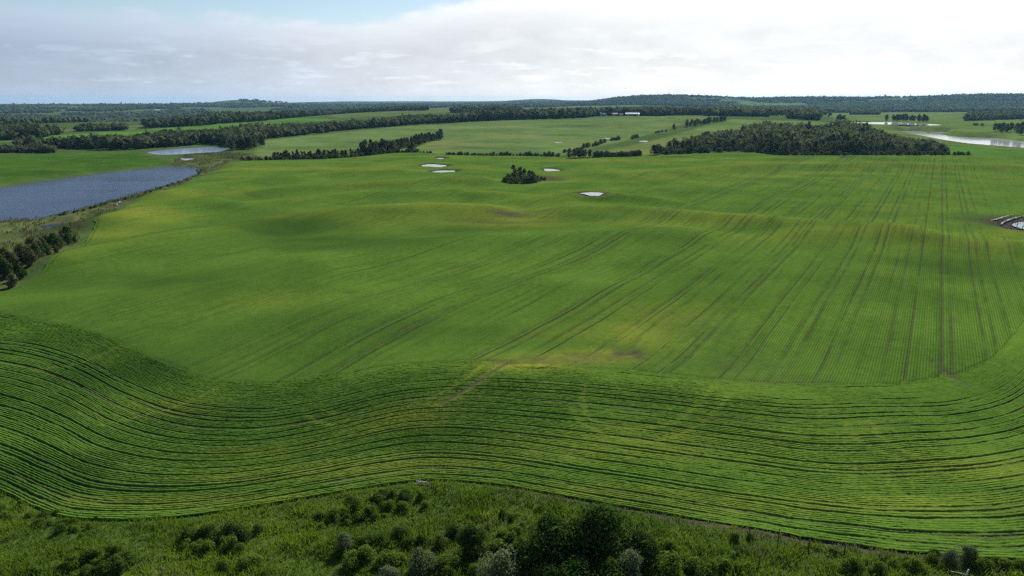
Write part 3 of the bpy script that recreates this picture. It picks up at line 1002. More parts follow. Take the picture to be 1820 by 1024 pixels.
def leaves(g, cen, radii, n, size, flat=0.0, jit=0.55, shell=0.55):
    """n leaf-clump quads spread in the outer part of one lobe"""
    d = g.normal(size=(n, 3))
    d /= np.linalg.norm(d, axis=1)[:, None]
    rr = shell + (1 - shell) * g.random(n) ** 0.6
    rr *= 1 + 0.18 * g.normal(size=n) * (g.random(n) > 0.7)
    pos = np.array(cen) + d * rr[:, None] * np.array(radii)
    nrm_ = d + g.normal(size=(n, 3)) * jit
    nrm_[:, 2] += flat
    nrm_ /= np.linalg.norm(nrm_, axis=1)[:, None]
    t = np.cross(nrm_, g.normal(size=(n, 3)))
    t /= np.linalg.norm(t, axis=1)[:, None] + 1e-9
    bt = np.cross(nrm_, t)
    s = size * (0.6 + 0.8 * g.random(n))[:, None]
    q = np.stack([pos - t * s, pos - bt * s * 0.62, pos + t * s, pos + bt * s * 0.62], 1).reshape(-1, 3)
    f = np.arange(4 * n).reshape(n, 4)
    lv = np.repeat(np.clip(g.random(n), 0, 1), 4)
    return q, f, lv


def crown_mesh(name, seed, h, w, nlobe, nleaf, size, material, low=0.25, top=1.0, shell=0.5):
    """crown of several uneven lobes between low*h and top*h"""
    g = np.random.default_rng(seed)
    V, F, L, k = [], [], [], 0
    zc = np.linspace(low, top, nlobe + 2)[1:-1]
    g.shuffle(zc)
    for i in range(nlobe):
        z = zc[i] * h
        fr = math.sin(math.pi * min(0.97, max(0.12, (zc[i] - low) / (top - low) * 0.82 + 0.16)))
        a = g.random() * 6.283
        off = w * 0.5 * fr * (0.25 + 0.5 * g.random())
        rad_ = w * (0.20 + 0.14 * g.random()) * (0.6 + 0.5 * fr)
        q, f, lv = leaves(g, (math.cos(a) * off, math.sin(a) * off, z), (rad_, rad_, rad_ * (0.75 + 0.5 * g.random())), nleaf // nlobe, size, 0.25, 0.6, shell)
        lv = np.clip(lv * 0.6 + g.random() * 0.5, 0, 1)
        V.append(q)
        F.append(f + k)
        L.append(lv)
        k += len(q)
    v = np.vstack(V)
    v[:, 2] = np.maximum(v[:, 2], 0.02 * h)
    me = mesh_np(name, v, np.vstack(F), False, [material])
    attr(me, 'leaf', np.concatenate(L))
    return me


def trunk_mesh(name, seed, h, w, stems, r, material):
    g = np.random.default_rng(seed)
    parts = []
    for s in range(stems):
        a = g.random() * 6.28
        lean = (0.0 if stems == 1 else 0.30) * w
        p = np.array([0, 0, -0.35]) + np.array([math.cos(a), math.sin(a), 0]) * (0.0 if stems == 1 else 0.06 * w)
        tip = np.array([math.cos(a) * lean * g.random(), math.sin(a) * lean * g.random(), h * (0.72 + 0.18 * g.random())])
        mid = (p + tip) / 2 + g.normal(size=3) * 0.02 * h
        parts += [tube(p, mid, r, r * 0.65), tube(mid, tip, r * 0.65, r * 0.2)]
        for q in range(3):
            t = 0.35 + 0.18 * q
            o = p + (tip - p) * t
            b2 = g.random() * 6.28
            e = o + np.array([math.cos(b2) * w * 0.3, math.sin(b2) * w * 0.3, h * 0.16])
            parts.append(tube(o, e, r * 0.4, r * 0.12, 5))
    v, f = join(parts)
    return mesh_np(name, v, f, True, [material])


KIND = {}


def kind(key, name, nvar, h, w, nlobe, nleaf, size, material, stems, r, bark, low=0.25, shell=0.5):
    KIND[key] = dict(name=name, h=h, w=w, vars=[(crown_mesh('crown', hash(key) % 997 + 17 * i if False else sum(map(ord, key)) + 17 * i, h, w, nlobe, nleaf, size, material, low, 1.0, shell),
                                                 trunk_mesh('trunk', sum(map(ord, key)) + 31 * i, h, w, stems, r, bark)) for i in range(nvar)])


kind('aspen', 'aspen_tree', 5, 11.0, 8.4, 10, 680, 0.62, M_TREE, 1, 0.16, M_PALEBARK, 0.18)
kind('slim', 'poplar_tree', 4, 12.0, 6.0, 9, 620, 0.55, M_TREE, 1, 0.15, M_PALEBARK, 0.12)
kind('bush', 'willow_shrub', 5, 4.2, 6.2, 9, 560, 0.42, M_TREE, 4, 0.07, M_BARK, 0.02)
kind('olive', 'olive_shrub', 4, 6.0, 5.0, 9, 1300, 0.30, M_OLIVE, 5, 0.08, M_BARK, 0.05)
kind('darkshrub', 'dark_shrub', 3, 6.0, 5.0, 9, 1300, 0.30, M_DARK, 5, 0.08, M_BARK, 0.05)
# foreground plants
kind('fdark', 'broadleaf_tree', 3, 7.5, 7.4, 16, 7500, 0.20, M_DARK, 3, 0.12, M_BARK, 0.06)
kind('fshrub', 'leafy_shrub', 4, 2.2, 3.0, 11, 2000, 0.125, M_SHRUB, 5, 0.03, M_BARK, 0.02)
kind('fdshrub', 'dark_leafy_shrub', 4, 2.2, 3.2, 12, 2000, 0.125, M_MID, 5, 0.03, M_BARK, 0.02)
kind('fwillow', 'grey_willow_shrub', 3, 3.6, 4.6, 14, 4200, 0.13, M_WILLOW, 6, 0.05, M_BARK, 0.05)
kind('flime', 'lime_shrub', 2, 2.4, 1.8, 7, 900, 0.13, M_LIME, 3, 0.03, M_BARK, 0.05)


def plant(key, x, y, s=1.0, sz=None, label='', group=None, cat='tree', g=rng, z=None, rz=None):
    K = KIND[key]
    cr, tk = K['vars'][int(g.integers(len(K['vars'])))]
    z = Hs(x, y) if z is None else z
    e = empty(K['name'], (x, y, z), g.random() * 6.28 if rz is None else rz, (s, s, sz or s))
    obj('crown', cr, e)
    obj('trunk', tk, e)
    tag(e, label, cat, group)
    return e


def fill(polyw, spacing, g, jitter_min=0.72):
    """points spread through an outline, at least jitter_min*spacing apart"""
    polyw = np.asarray(polyw)
    lo, hi = polyw.min(0), polyw.max(0)
    n = int((hi[0] - lo[0]) * (hi[1] - lo[1]) / spacing ** 2 * 3) + 20
    n = min(n, 60000)
    c = g.random((n, 2)) * (hi - lo) + lo
    c = c[inside(c[:, 0], c[:, 1], polyw)]
    seen, out = {}, []
    ms = spacing * jitter_min
    for q in c:
        kx, ky = int(q[0] // ms), int(q[1] // ms)
        if any((abs(q[0] - o[0]) ** 2 + abs(q[1] - o[1]) ** 2) < ms * ms for a in (-1, 0, 1) for b2 in (-1, 0, 1) for o in seen.get((kx + a, ky + b2), ())):
            continue
        seen.setdefault((kx, ky), []).append(q)
        out.append(q)
    return np.array(out).reshape(-1, 2)


# far woods: many small crowns joined, one mesh for each wood
t_ = (1 + 5 ** 0.5) / 2
ICO_V = np.array([(-1, t_, 0), (1, t_, 0), (-1, -t_, 0), (1, -t_, 0), (0, -1, t_), (0, 1, t_), (0, -1, -t_), (0, 1, -t_), (t_, 0, -1), (t_, 0, 1), (-t_, 0, -1), (-t_, 0, 1)]) / math.hypot(1, t_)
ICO_F = np.array([(0, 11, 5), (0, 5, 1), (0, 1, 7), (0, 7, 10), (0, 10, 11), (1, 5, 9), (5, 11, 4), (11, 10, 2), (10, 7, 6), (7, 1, 8), (3, 9, 4), (3, 4, 2), (3, 2, 6), (3, 6, 8), (3, 8, 9), (4, 9, 5), (2, 4, 11), (6, 2, 10), (8, 6, 7), (9, 8, 1)])


def far_wood(name, pts, w, h, label, g, material=None, cat='wood', quads=6):
    """pts (n,2); w, h arrays: crown width and tree height"""
    n = len(pts)
    if n == 0:
        return
    z = H(pts[:, 0].copy(), pts[:, 1].copy())
    jit = 1 + 0.28 * g.normal(size=(n, 12, 1))
    v = ICO_V[None] * jit
    r = g.random(n) * 6.28
    cr, sr = np.cos(r)[:, None], np.sin(r)[:, None]
    vx = v[..., 0] * cr - v[..., 1] * sr
    vy = v[..., 0] * sr + v[..., 1] * cr
    V = np.stack([pts[:, :1] + vx * w[:, None] * 0.46, pts[:, 1:] + vy * w[:, None] * 0.46, z[:, None] + h[:, None] * (0.50 + 0.47 * v[..., 2])], -1).reshape(-1, 3)
    F = (ICO_F[None] + (np.arange(n) * 12)[:, None, None]).reshape(-1, 3)
    lv = np.repeat(g.random(n), 12)
    # ragged tufts round each crown
    m_ = n * quads
    idx = np.repeat(np.arange(n), quads)
    d = g.normal(size=(m_, 3))
    d[:, 2] = np.abs(d[:, 2]) * 0.9 - 0.15
    d /= np.linalg.norm(d, axis=1)[:, None]
    P0 = np.stack([pts[idx, 0] + d[:, 0] * w[idx] * 0.5, pts[idx, 1] + d[:, 1] * w[idx] * 0.5, z[idx] + h[idx] * (0.52 + 0.50 * d[:, 2])], 1)
    t1 = g.normal(size=(m_, 3))
    t2 = g.normal(size=(m_, 3))
    sz = (w[idx] * 0.17)[:, None]
    Q = np.stack([P0 + t1 * sz, P0 + t2 * sz, P0 - (t1 + t2) * sz * 0.6], 1).reshape(-1, 3)
    F2 = np.arange(3 * m_).reshape(-1, 3) + len(V)
    lv2 = np.repeat(np.clip(lv[idx * 12] + 0.4 * (g.random(m_) - 0.4), 0, 1), 3)
    me = mesh_np(name, np.vstack([V, Q]), np.vstack([F, F2]), False, [material or M_TREE])
    attr(me, 'leaf', np.concatenate([lv, lv2]))
    pid = g.random(n)
    attr(me, 'plant', np.concatenate([np.repeat(pid, 12), np.repeat(pid[idx], 3)]))
    tag(obj(name, me), label, cat, kind='stuff')


# --- trees one can count: right wood, hedges, clump
g = np.random.default_rng(5)
RIGHT_WOOD = [(1155, 276), (1190, 275), (1230, 273), (1300, 270.5), (1345, 270.5), (1385, 275), (1500, 275), (1600, 275), (1680, 275), (1672, 262), (1640, 256), (1600, 251), (1540, 243), (1500, 240), (1460, 242), (1420, 240), (1350, 240), (1320, 246),
              (1310, 252), (1260, 254), (1220, 262), (1180, 270)]
wp = survey(RIGHT_WOOD)
pts = fill(wp, 8.2, g)
dist = np.hypot(pts[:, 0], pts[:, 1])
order = np.argsort(seg_dist(pts[:, 0], pts[:, 1], survey(RIGHT_WOOD[:9])))
pxw = CX + FPX * pts[:, 0] / (pts[:, 1] * math.cos(PITCH) + CAM_H * math.sin(PITCH))
knoll = 5.5 * np.exp(-((pxw - 1365) / 45) ** 2) + 5.5 * np.exp(-((pxw - 1500) / 32) ** 2) - 7.0 * sstep(pxw, 1530, 1620) - 1.5 * (1 - sstep(pxw, 1190, 1300))
NEARN = 150
front, rest = pts[order[:NEARN]], pts[order[NEARN:]]
# trees that stand highest behind the front rows are seen by their tops
for iq, q in enumerate(front):
    r_ = g.random() + 1.6 * fbm(np.array([q[0] / 26]), np.array([q[1] / 26]), 117, 2)[0]
    pq = pxw[order[iq]]
    key = 'bush' if r_ < 0.34 or (pq < 1320 and r_ < 0.6) else 'aspen'
    s = (0.8 + 0.6 * g.random()) if key == 'bush' else 0.62 + 0.5 * g.random() + 0.03 * knoll[order[iq]]
    lab = 'dark low shrub at the front of the big wood on the right' if key == 'bush' else 'dark leafy tree at the front of the big wood on the right'
    plant(key, q[0], q[1], s * (1.2 if key == 'bush' else 1.15), s, lab, 'front of the big wood on the right' if key == 'aspen' else 'shrubs fronting the big wood on the right', 'tree' if key == 'aspen' else 'shrub', g)
w_ = 6.5 + 4 * g.random(len(rest))
hnoise = fbm(rest[:, 0] / 40, rest[:, 1] / 40, 111, 2)
far_wood('woodland', rest, w_, np.clip(9.5 + 4.0 * g.random(len(rest)) + 14 * hnoise + knoll[order[NEARN:]], 4.0, 20), 'dense dark interior of the big wood behind the field at right', g, quads=16)


def along_px(pl, n, jit, g, z=None):
    pl = np.asarray(pl, float)
    d = np.concatenate([[0], np.cumsum(np.linalg.norm(np.diff(pl, axis=0), axis=1))])
    t = (np.arange(n) + 0.15 + 0.7 * g.random(n)) / n * d[-1]
    w = survey(np.stack([np.interp(t, d, pl[:, 0]), np.interp(t, d, pl[:, 1])], 1))
    return w + g.normal(size=(n, 2)) * np.array([jit * 0.5, jit])


def row(key, pl, n, jit, s0, s1, label, group, cat, zf=1.0):
    for q in along_px(pl, n, jit, g):
        s = s0 + (s1 - s0) * g.random()
        plant(key, q[0], q[1], s, s * zf * (0.85 + 0.3 * g.random()), label, group, cat, g)


row('bush', [(1345, 271.5), (1385, 276), (1500, 276.2), (1600, 276.2), (1684, 276.2)], 46, 1.2, 0.55, 1.0, 'low scrub bush at the foot of the big right wood', 'scrub at the front foot of the big wood', 'shrub')
# hedge left of centre
row('bush', [(425, 284), (450, 285), (500, 284)], 14, 1.0, 0.45, 0.75, 'low shrub at the left end of the hedge beyond the field', 'low shrubs at the left end of the hedge', 'shrub')
row('slim', [(485, 283), (560, 282), (600, 280), (650, 276)], 40, 1.5, 0.45, 0.75, 'thin young poplar in the hedge left of the tall poplar block', 'thin poplars in the hedge', 'tree', 0.9)
row('bush', [(490, 284), (560, 283.5), (610, 281.5), (655, 277), (700, 272), (742, 271.5)], 44, 0.8, 0.55, 0.95, 'dark shrub along the foot of the hedge left of centre', 'shrubs along the foot of the hedge', 'shrub')
row('slim', [(648, 276), (665, 274), (690, 271), (700, 269)], 34, 5.0, 0.85, 1.08, 'tall dense poplar in the block at the bend of the hedge', 'tall poplars at the bend of the hedge', 'tree')
row('slim', [(700, 267), (720, 263), (745, 258), (765, 252), (786, 248)], 40, 3.0, 0.75, 1.05, 'poplar in the line slanting away from the tall block', 'poplars slanting away across the far field', 'tree')
row('aspen', [(725, 270), (735, 270)], 3, 2, 0.6, 0.8, 'pale leafed tree standing above the hedge right of the poplar block', 'pale trees right of the poplar block', 'tree')
row('bush', [(745, 272), (770, 273)], 5, 1, 0.35, 0.6, 'small shrub where the hedge ends right of the poplars', 'small shrubs right of the poplars', 'shrub')
row('bush', [(790, 275.5), (850, 277), (905, 277), (960, 278), (995, 278)], 46, 1.2, 0.42, 0.85, 'dark low shrub in the hedge behind the lone tree clump', 'shrubs in the hedge behind the clump', 'shrub')
row('aspen', [(1010, 281), (1050, 279.5)], 7, 3, 0.55, 0.8, 'tree at the foot of the diagonal hedge', 'trees at the foot of the diagonal hedge', 'tree')
row('bush', [(1055, 279.5), (1100, 279), (1137, 277.5)], 20, 1.5, 0.9, 1.15, 'dark shrub in the short thick hedge left of the big wood', 'shrubs in the short thick hedge', 'shrub')
row('bush', [(1002, 271), (1035, 269)], 9, 1.5, 0.5, 0.8, 'low shrub at the near end of the diagonal hedge', 'low shrubs at the near end of the diagonal hedge', 'shrub')
row('bush', [(1036, 263), (1060, 258.5), (1075, 253)], 11, 2.0, 0.75, 1.1, 'shrub on the lower part of the diagonal hedge', 'shrubs on the lower part of the diagonal hedge', 'shrub')
row('bush', [(1088, 250.5), (1103, 248)], 5, 2, 0.7, 0.95, 'shrub beside the thin puddle on the diagonal hedge', 'shrubs beside the thin puddle', 'shrub')
row('bush', [(1122, 247), (1136, 244.5)], 3, 2, 0.85, 1.1, 'shrub standing alone in the middle of the diagonal hedge', 'lone shrubs in the middle of the diagonal hedge', 'shrub')
row('bush', [(1162, 237), (1185, 234)], 4, 2, 0.5, 0.8, 'small shrub on the upper part of the diagonal hedge', 'small shrubs on the upper diagonal hedge', 'shrub')
row('aspen', [(1197, 231), (1199, 230.8)], 1, 0, 0.62, 0.7, 'single round tree on the upper part of the diagonal hedge', None, 'tree')
row('aspen', [(1218, 226), (1235, 223), (1262, 219), (1290, 216)], 22, 5, 0.65, 0.95, 'tree in the thick upper end of the diagonal hedge', 'trees in the upper end of the diagonal hedge', 'tree')
# lone clump in the field
CL = [('bush', 900, 325, .8), ('bush', 910, 327, .9), ('aspen', 916, 318, .5), ('aspen', 925, 316, .6), ('aspen', 932, 318, .56), ('aspen', 941, 318, .48), ('bush', 935, 327, 1.0), ('bush', 945, 326, 1.1), ('aspen', 927, 322, .55), ('bush', 955, 323, .8), ('bush', 920, 327, .8),
      ('aspen', 912, 321, .45), ('bush', 962, 320, .5), ('aspen', 946, 320, .5), ('slim', 913, 313, .62), ('bush', 904, 321, .9), ('bush', 897, 324, .6), ('bush', 968, 321, .45), ('bush', 952, 325, .7), ('bush', 948, 320, .8)]
CLAB = {'bush': 'low shrub in the lone clump standing in the crop', 'aspen': 'tree in the lone clump standing in the crop', 'slim': 'thin tall tree at the back of the lone clump in the crop'}
for key, px, py, s in CL:
    q = survey([(px, py)])[0]
    plant(key, q[0], q[1], s * 1.05, s * 1.0, CLAB[key], {'bush': 'shrubs of the lone clump', 'aspen': 'trees of the lone clump'}.get(key), 'shrub' if key == 'bush' else 'tree', g)
# shrubs at the left edge
LS = [('darkshrub', 10, 500, 1.0), ('darkshrub', 8, 470, .9), ('olive', 30, 492, .9), ('olive', 45, 480, 1.05), ('olive', 58, 487, .85), ('olive', 70, 478, .9), ('darkshrub', 62, 462, .8), ('olive', 60, 448, .95), ('olive', 72, 455, .9), ('darkshrub', 86, 458, .7), ('darkshrub', 95, 440, .9),
      ('darkshrub', 104, 444, .75), ('olive', 84, 440, .8), ('darkshrub', 118, 428, .95), ('darkshrub', 122, 434, .7), ('olive', 112, 432, .6), ('olive', -20, 505, 1.1), ('olive', 22, 512, .7), ('darkshrub', -12, 520, .9), ('olive', 134, 432, .45), ('olive', -40, 515, 1.1), ('olive', 90, 470, .5), ('olive', 38, 470, 1.0), ('olive', 50, 465, .9), ('darkshrub', 40, 500, .6), ('olive', 76, 446, .8), ('olive', 100, 455, .5), ('darkshrub', 76, 468, .7), ('olive', 108, 438, .6), ('olive', 20, 485, 1.0), ('olive', 0, 490, 1.1)]
for i, (key, px, py, s) in enumerate(LS):
    q = gl([(px, py)])[0]
    plant(key, q[0], q[1], s * 0.92, s * 0.88, 'dark green shrub in the thicket by the marsh at the left edge' if key == 'darkshrub' else 'olive grey shrub in the thicket by the marsh at the left edge', key + ' thicket by the marsh', 'shrub', g)
# left belt knobs and right pond trees
row('aspen', [(418, 266), (430, 266.5), (445, 264), (456, 258)], 18, 9, 0.85, 1.1, 'tree in the rounded knob of wood right of the pale pond', 'trees in the knob by the pale pond', 'tree')
for q in fill(survey([(1768, 233), (1780, 238), (1800, 240.5), (1900, 243), (1900, 231), (1790, 229)]), 8.5, g)[:70]:
    s = 0.75 + 0.45 * g.random()
    plant('aspen', q[0], q[1], s, s, 'tree in the dense wood at the right edge beside the winding slough', 'trees at the right edge beside the slough', 'tree', g)
row('bush', [(1688, 276), (1700, 276), (1720, 276.5)], 6, 1.5, 0.5, 0.8, 'low shrub trailing off the right end of the big wood', 'low shrubs at the right end of the big wood', 'shrub')
row('bush', [(1728, 222.5), (1745, 224)], 5, 3, 0.8, 1.2, 'shrub by the meadow right of the long white pond', 'shrubs right of the long white pond', 'shrub')
row('aspen', [(1488, 214), (1500, 214.5)], 4, 4, 0.9, 1.2, 'round tree at the left end of the long white pond', 'round trees at the end of the long pond', 'tree')
row('aspen', [(1576, 214), (1600, 214.6), (1648, 215.4)], 26, 10, 0.85, 1.2, 'tree in the row behind the long white pond', 'trees behind the long white pond', 'tree')
# shore plants of the lake: low dark clumps
for pl, n in (([(100, 386), (150, 374), (200, 361), (250, 347), (300, 331), (345, 315)], 34), ([(345, 302), (356, 306), (350, 313)], 8)):
    row('bush', pl, n, 1.5, 0.22, 0.42, 'low dark sedge clump on the near shore of the blue lake', 'sedge clumps on the lake shore', 'shrub', 0.75)

# --- far woods as masses
g = np.random.default_rng(8)
WOODS = [
    ('left belt', [(25, 264), (120, 264), (210, 267), (300, 262), (370, 255), (400, 258), (415, 262), (470, 247), (530, 241), (600, 233), (680, 226), (760, 220), (825, 217), (825, 212), (740, 215), (660, 221), (600, 226), (540, 231), (450, 235), (380, 241), (300, 250), (200, 254), (140, 260), (60, 259)],
     8.5, 10, 'long dark wood running behind the pale pond and far field'),
    ('hedge', [(-60, 272), (95, 272), (95, 269), (0, 267), (-60, 267)], 6, 6, 'low dark scrub at the left edge below the long wood'),
    ('centre belt', [(820, 217), (900, 213), (1000, 211), (1045, 208.5), (1060, 206.5), (1090, 206), (1110, 205.8), (1145, 206), (1175, 206.5), (1200, 205), (1290, 205), (1290, 202), (1170, 202), (1050, 203), (1000, 205), (900, 208), (820, 211)], 9, 14, 'tree belt around the farm behind the far field'),
    ('farm back', [(800, 201), (925, 199), (925, 196.5), (810, 198)], 9, 12, 'small far wood left of the farm, behind the belt'),
    ('east wood', [(1250, 206), (1365, 208), (1370, 203), (1440, 200), (1420, 196), (1270, 196)], 10, 14, 'far dark wood right of the farm'),
    ('east clump', [(1400, 211), (1455, 214.5), (1455, 206), (1400, 205)], 9, 13, 'square dark wood left of the long white pond'),
    ('mid clump', [(1512, 204), (1562, 204), (1558, 200), (1515, 200)], 9, 10, 'low rounded wood in the meadow behind the long pond'),
    ('east strip', [(1715, 216), (1770, 213), (1920, 209), (1920, 202), (1722, 206)], 9, 12, 'wood above the slough near the right edge'),
    ('west fringe', [(-200, 256), (0, 250), (70, 247), (112, 238), (60, 234), (0, 233), (-200, 234)], 9, 12, 'dark wood at the left edge beyond the bright strip field'),
    ('strip hedge', [(135, 234), (225, 232), (225, 229.5), (145, 231)], 7, 8, 'thin hedge in the olive strip field on the left'),
    ('west belt', [(255, 229), (330, 225), (400, 219.5), (470, 215), (540, 208), (600, 203), (760, 196.5), (760, 193), (600, 198), (480, 206), (350, 216), (260, 225)], 10, 12, 'long dark belt above the bright strip field on the left'),
    ('hill foot', [(930, 189), (1030, 188), (1250, 190), (1310, 189), (1310, 184), (1250, 184), (1030, 183), (930, 184)], 15, 14, 'dark wood at the foot of the far hill'),
    ('east forest', [(1440, 199), (1500, 196), (1600, 197), (1700, 196), (1820, 194), (1960, 193), (1960, 184), (1440, 184)], 14, 14, 'wide dark forest below the hills on the right'),
]
for nm, pl, spc, ht, lab in WOODS:
    wp = survey(pl)
    pts = fill(wp, spc * 0.92, g)
    n = len(pts)
    wv = spc * (0.95 + 0.55 * g.random(n))
    hv = ht * (0.72 + 0.5 * g.random(n)) * (1 + 0.9 * fbm(pts[:, 0] / 50, pts[:, 1] / 50, 115, 2))
    far_wood('woodland', pts, wv, hv, lab, g, quads=10 if n < 1500 else 5)
# scattered bush over the far country, following the ground cover
n = 90000
a_ = np.radians(g.uniform(-44, 44, n))
r_ = np.sqrt(g.uniform(1900 ** 2, 8200 ** 2, n)) * g.uniform(0.35, 1.0, n)
X, Y = np.sin(a_) * r_, np.cos(a_) * r_
k = r_ > 1850
for nm in ('far_crop', 'east_crop', 'strip_a', 'strip_b', 'strip_c', 'strip_d', 'strip_e', 'meadow', 'west_crop'):
    k &= ~inside(X, Y, RW_POLY[nm])
cvr = fbm(X / 260, Y / 260, 51, 4) + 0.8 * fbm(X / 900, Y / 700, 57, 3)
k &= cvr > -0.03
X, Y, r_ = X[k], Y[k], r_[k]
print('far bush', len(X))
X, Y, r_ = X[:17000], Y[:17000], r_[:17000]
wv = np.clip(r_ / 230, 9, 30) * (0.8 + 0.7 * g.random(len(X)))
far_wood('woodland', np.stack([X, Y], 1), wv, 9 + 6 * g.random(len(X)), 'far patchy bush covering the valley sides and hills to the horizon', g, quads=3)

# ------------------------------------------------------------------ reeds of the marsh, grasses below the field
def tufts(name, pts, hgt, spread, wid, nb_, material, label, cat, g, bend=0.35):
    n = len(pts)
    z = H(pts[:, 0].copy(), pts[:, 1].copy())
    m_ = n * nb_
    i = np.repeat(np.arange(n), nb_)
    a = g.random(m_) * 6.28
    rr = spread[i] * np.sqrt(g.random(m_))
    bx_, by_ = pts[i, 0] + np.cos(a) * rr, pts[i, 1] + np.sin(a) * rr
    h = hgt[i] * (0.55 + 0.6 * g.random(m_))
    a2 = a + g.normal(size=m_) * 0.9
    lx, ly = np.cos(a2) * h * bend * (0.4 + g.random(m_)), np.sin(a2) * h * bend * (0.4 + g.random(m_))
    wx, wy = -np.sin(a2 + 0.6 * g.normal(size=m_)) * wid, np.cos(a2 + 0.6 * g.normal(size=m_)) * wid
    zb = z[i]
    p0 = np.stack([bx_, by_, zb - 0.02], 1)
    p1 = np.stack([bx_ + lx * 0.35 + wx, by_ + ly * 0.35 + wy, zb + h * 0.55], 1)
    p2 = np.stack([bx_ + lx, by_ + ly, zb + h], 1)
    p3 = np.stack([bx_ + lx * 0.35 - wx, by_ + ly * 0.35 - wy, zb + h * 0.55], 1)
    V = np.stack([p0, p1, p2, p3], 1).reshape(-1, 3)
    F = np.arange(4 * m_).reshape(-1, 4)
    me = mesh_np(name, V, F, False, [material])
    base = 0.5 + 1.6 * fbm(pts[:, 0] / 9, pts[:, 1] / 5, 121, 3) + 0.8 * fbm(pts[:, 0] / 1.6, pts[:, 1] / 1.6, 123, 2)
    lv = np.clip(np.repeat(base[i] + 0.3 * (g.random(m_) - 0.5), 4), 0, 1)
    attr(me, 'leaf', lv)
    return tag(obj(name, me), label, cat, kind='stuff')


g = np.random.default_rng(21)
near_zone = np.array([tuple(q) for q in outc[::10]] + [tuple(q) for q in on_plane([(2300, 1030), (2250, 1130), (900, 1130), (-500, 1130), (-700, 900)])])
pts = fill(near_zone, 0.31, g, 0.45)
pts = pts[(np.abs(pts[:, 0]) < 95)]
d_e = seg_dist(pts[:, 0], pts[:, 1], outc[::8])
pts = pts[d_e > 0.35 + 0.9 * sstep(pts[:, 0], 3, 12) * g.random(len(pts))]
mound = fbm(pts[:, 0] / 5, pts[:, 1] / 3, 131, 3)
hg = np.clip(0.60 + 2.3 * mound, 0.22, 1.5)
lane = seg_dist(pts[:, 0], pts[:, 1], gl([(-60, 985), (0, 968), (90, 948), (200, 932)]))
hg = np.where(lane < 2.2, 0.22, hg)
kk = g.random(len(pts))
isdry = (fbm(pts[:, 0] / 4, pts[:, 1] / 3, 133, 2) + 0.35 * (1 - sstep(seg_dist(pts[:, 0], pts[:, 1], outc[::8]), 0.6, 2.2)) * sstep(pts[:, 0], 0, 10) + 0.25 * g.random(len(pts))) > 0.34
print('tufts', len(pts), isdry.sum())
pp = pts[~isdry]
tufts('tall_weeds', pp, hg[~isdry], np.full(len(pp), 0.30), 0.044, 8, M_WEED, 'tangle of tall green weeds below the field edge', 'weeds', g, 0.55)
pp = pts[isdry]
tufts('dry_grass', pp, hg[isdry] * 0.85, np.full(len(pp), 0.25), 0.045, 6, M_DRY, 'pale dry grass among the weeds along the field edge', 'grass', g, 0.45)
lo_, hi_ = near_zone.min(0), near_zone.max(0)
sg = g.random((60000, 2)) * (hi_ - lo_) + lo_
sg = sg[inside(sg[:, 0], sg[:, 1], near_zone) & (np.abs(sg[:, 0]) < 95)]
tufts('short_grass', sg, np.full(len(sg), 0.34), np.full(len(sg), 0.28), 0.04, 4, M_WEED, 'short green grass between the tall weeds below the field', 'grass', g, 0.6)
mz = RW_POLY['marsh']
pts = fill(mz, 3.2, g, 0.5)
lk = PONDS['lake'][0]
sdl = poly_sd(pts[:, 0], pts[:, 1], lk, 60)
ok = (sdl > 0.5) & ((fbm(pts[:, 0] / 12, pts[:, 1] / 9, 141, 3) > 0.02) | (sdl < 3.5))
for nm in ('m1', 'm2', 'm3', 'm4', 'm5', 'm6', 'north'):
    ok &= poly_sd(pts[:, 0], pts[:, 1], PONDS[nm][0], 5) > 0.5
pts = pts[ok]
print('reeds', len(pts))
tufts('marsh_reeds', pts, 0.8 + 0.9 * g.random(len(pts)), np.full(len(pts), 1.1), 0.16, 7, M_REED, 'dark sedges and reeds of the marsh round the blue lake', 'reeds', g, 0.3)

# ------------------------------------------------------------------ foreground shrubs and trees
g = np.random.default_rng(31)


def fp(key, px, py, s, label, group=None, cat='shrub', sz=None):
    q = gl([(px, py)])[0]
    return plant(key, q[0], q[1], s, sz or s, label, group, cat, g)


fp('fdark', 978, 1012, 0.82, 'dark broadleaf tree in the bottom thicket, left one of the big two', None, 'tree', 0.74)
fp('fdark', 1075, 1006, 1.0, 'largest dark broadleaf tree in the bottom thicket, right of centre', None, 'tree', 0.84)
fp('fdark', 1028, 1000, 0.8, 'dark tree in the middle of the bottom thicket, between the big two', None, 'tree', 0.66)
fp('fdark', 1138, 1012, 0.60, 'smaller dark tree at the right side of the bottom thicket', None, 'tree', 0.5)
fp('fdark', 930, 1030, 0.70, 'smaller dark tree at the left side of the bottom thicket', None, 'tree', 0.5)
fp('fdark', 1020, 1060, 0.80, 'dark tree at the bottom edge before the two big thicket trees', None, 'tree', 0.45)
fp('fdark', 975, 1062, 0.60, 'low dark tree at the bottom edge left in the thicket', None, 'tree', 0.42)
fp('fdark', 1075, 1055, 0.65, 'low dark tree at the bottom edge right in the thicket', None, 'tree', 0.42)
fp('fdark', 838, 985, 0.50, 'dark young tree left of the bottom thicket above the grey willow', None, 'tree', 0.40)
fp('flime', 1036, 1000, 0.9, 'bright lime green bush poking out of the dark thicket', None)
fp('flime', 945, 990, 0.6, 'small lime green sapling on the left side of the dark thicket', None)
fp('fwillow', 888, 1048, 1.05, 'round grey green willow at the bottom edge left of the dark thicket', None)
fp('fwillow', 1118, 1046, 0.95, 'round grey green willow at the bottom edge right of the dark thicket', None)
fp('fwillow', 750, 1020, 0.70, 'small grey green willow at the bottom edge left of centre', None)
fp('fwillow', 610, 975, 0.55, 'small pale willow in the weeds below the field, left of centre', None)
fp('fwillow', 1718, 1000, 0.55, 'grey willow beside the leaning white post at lower right', None)
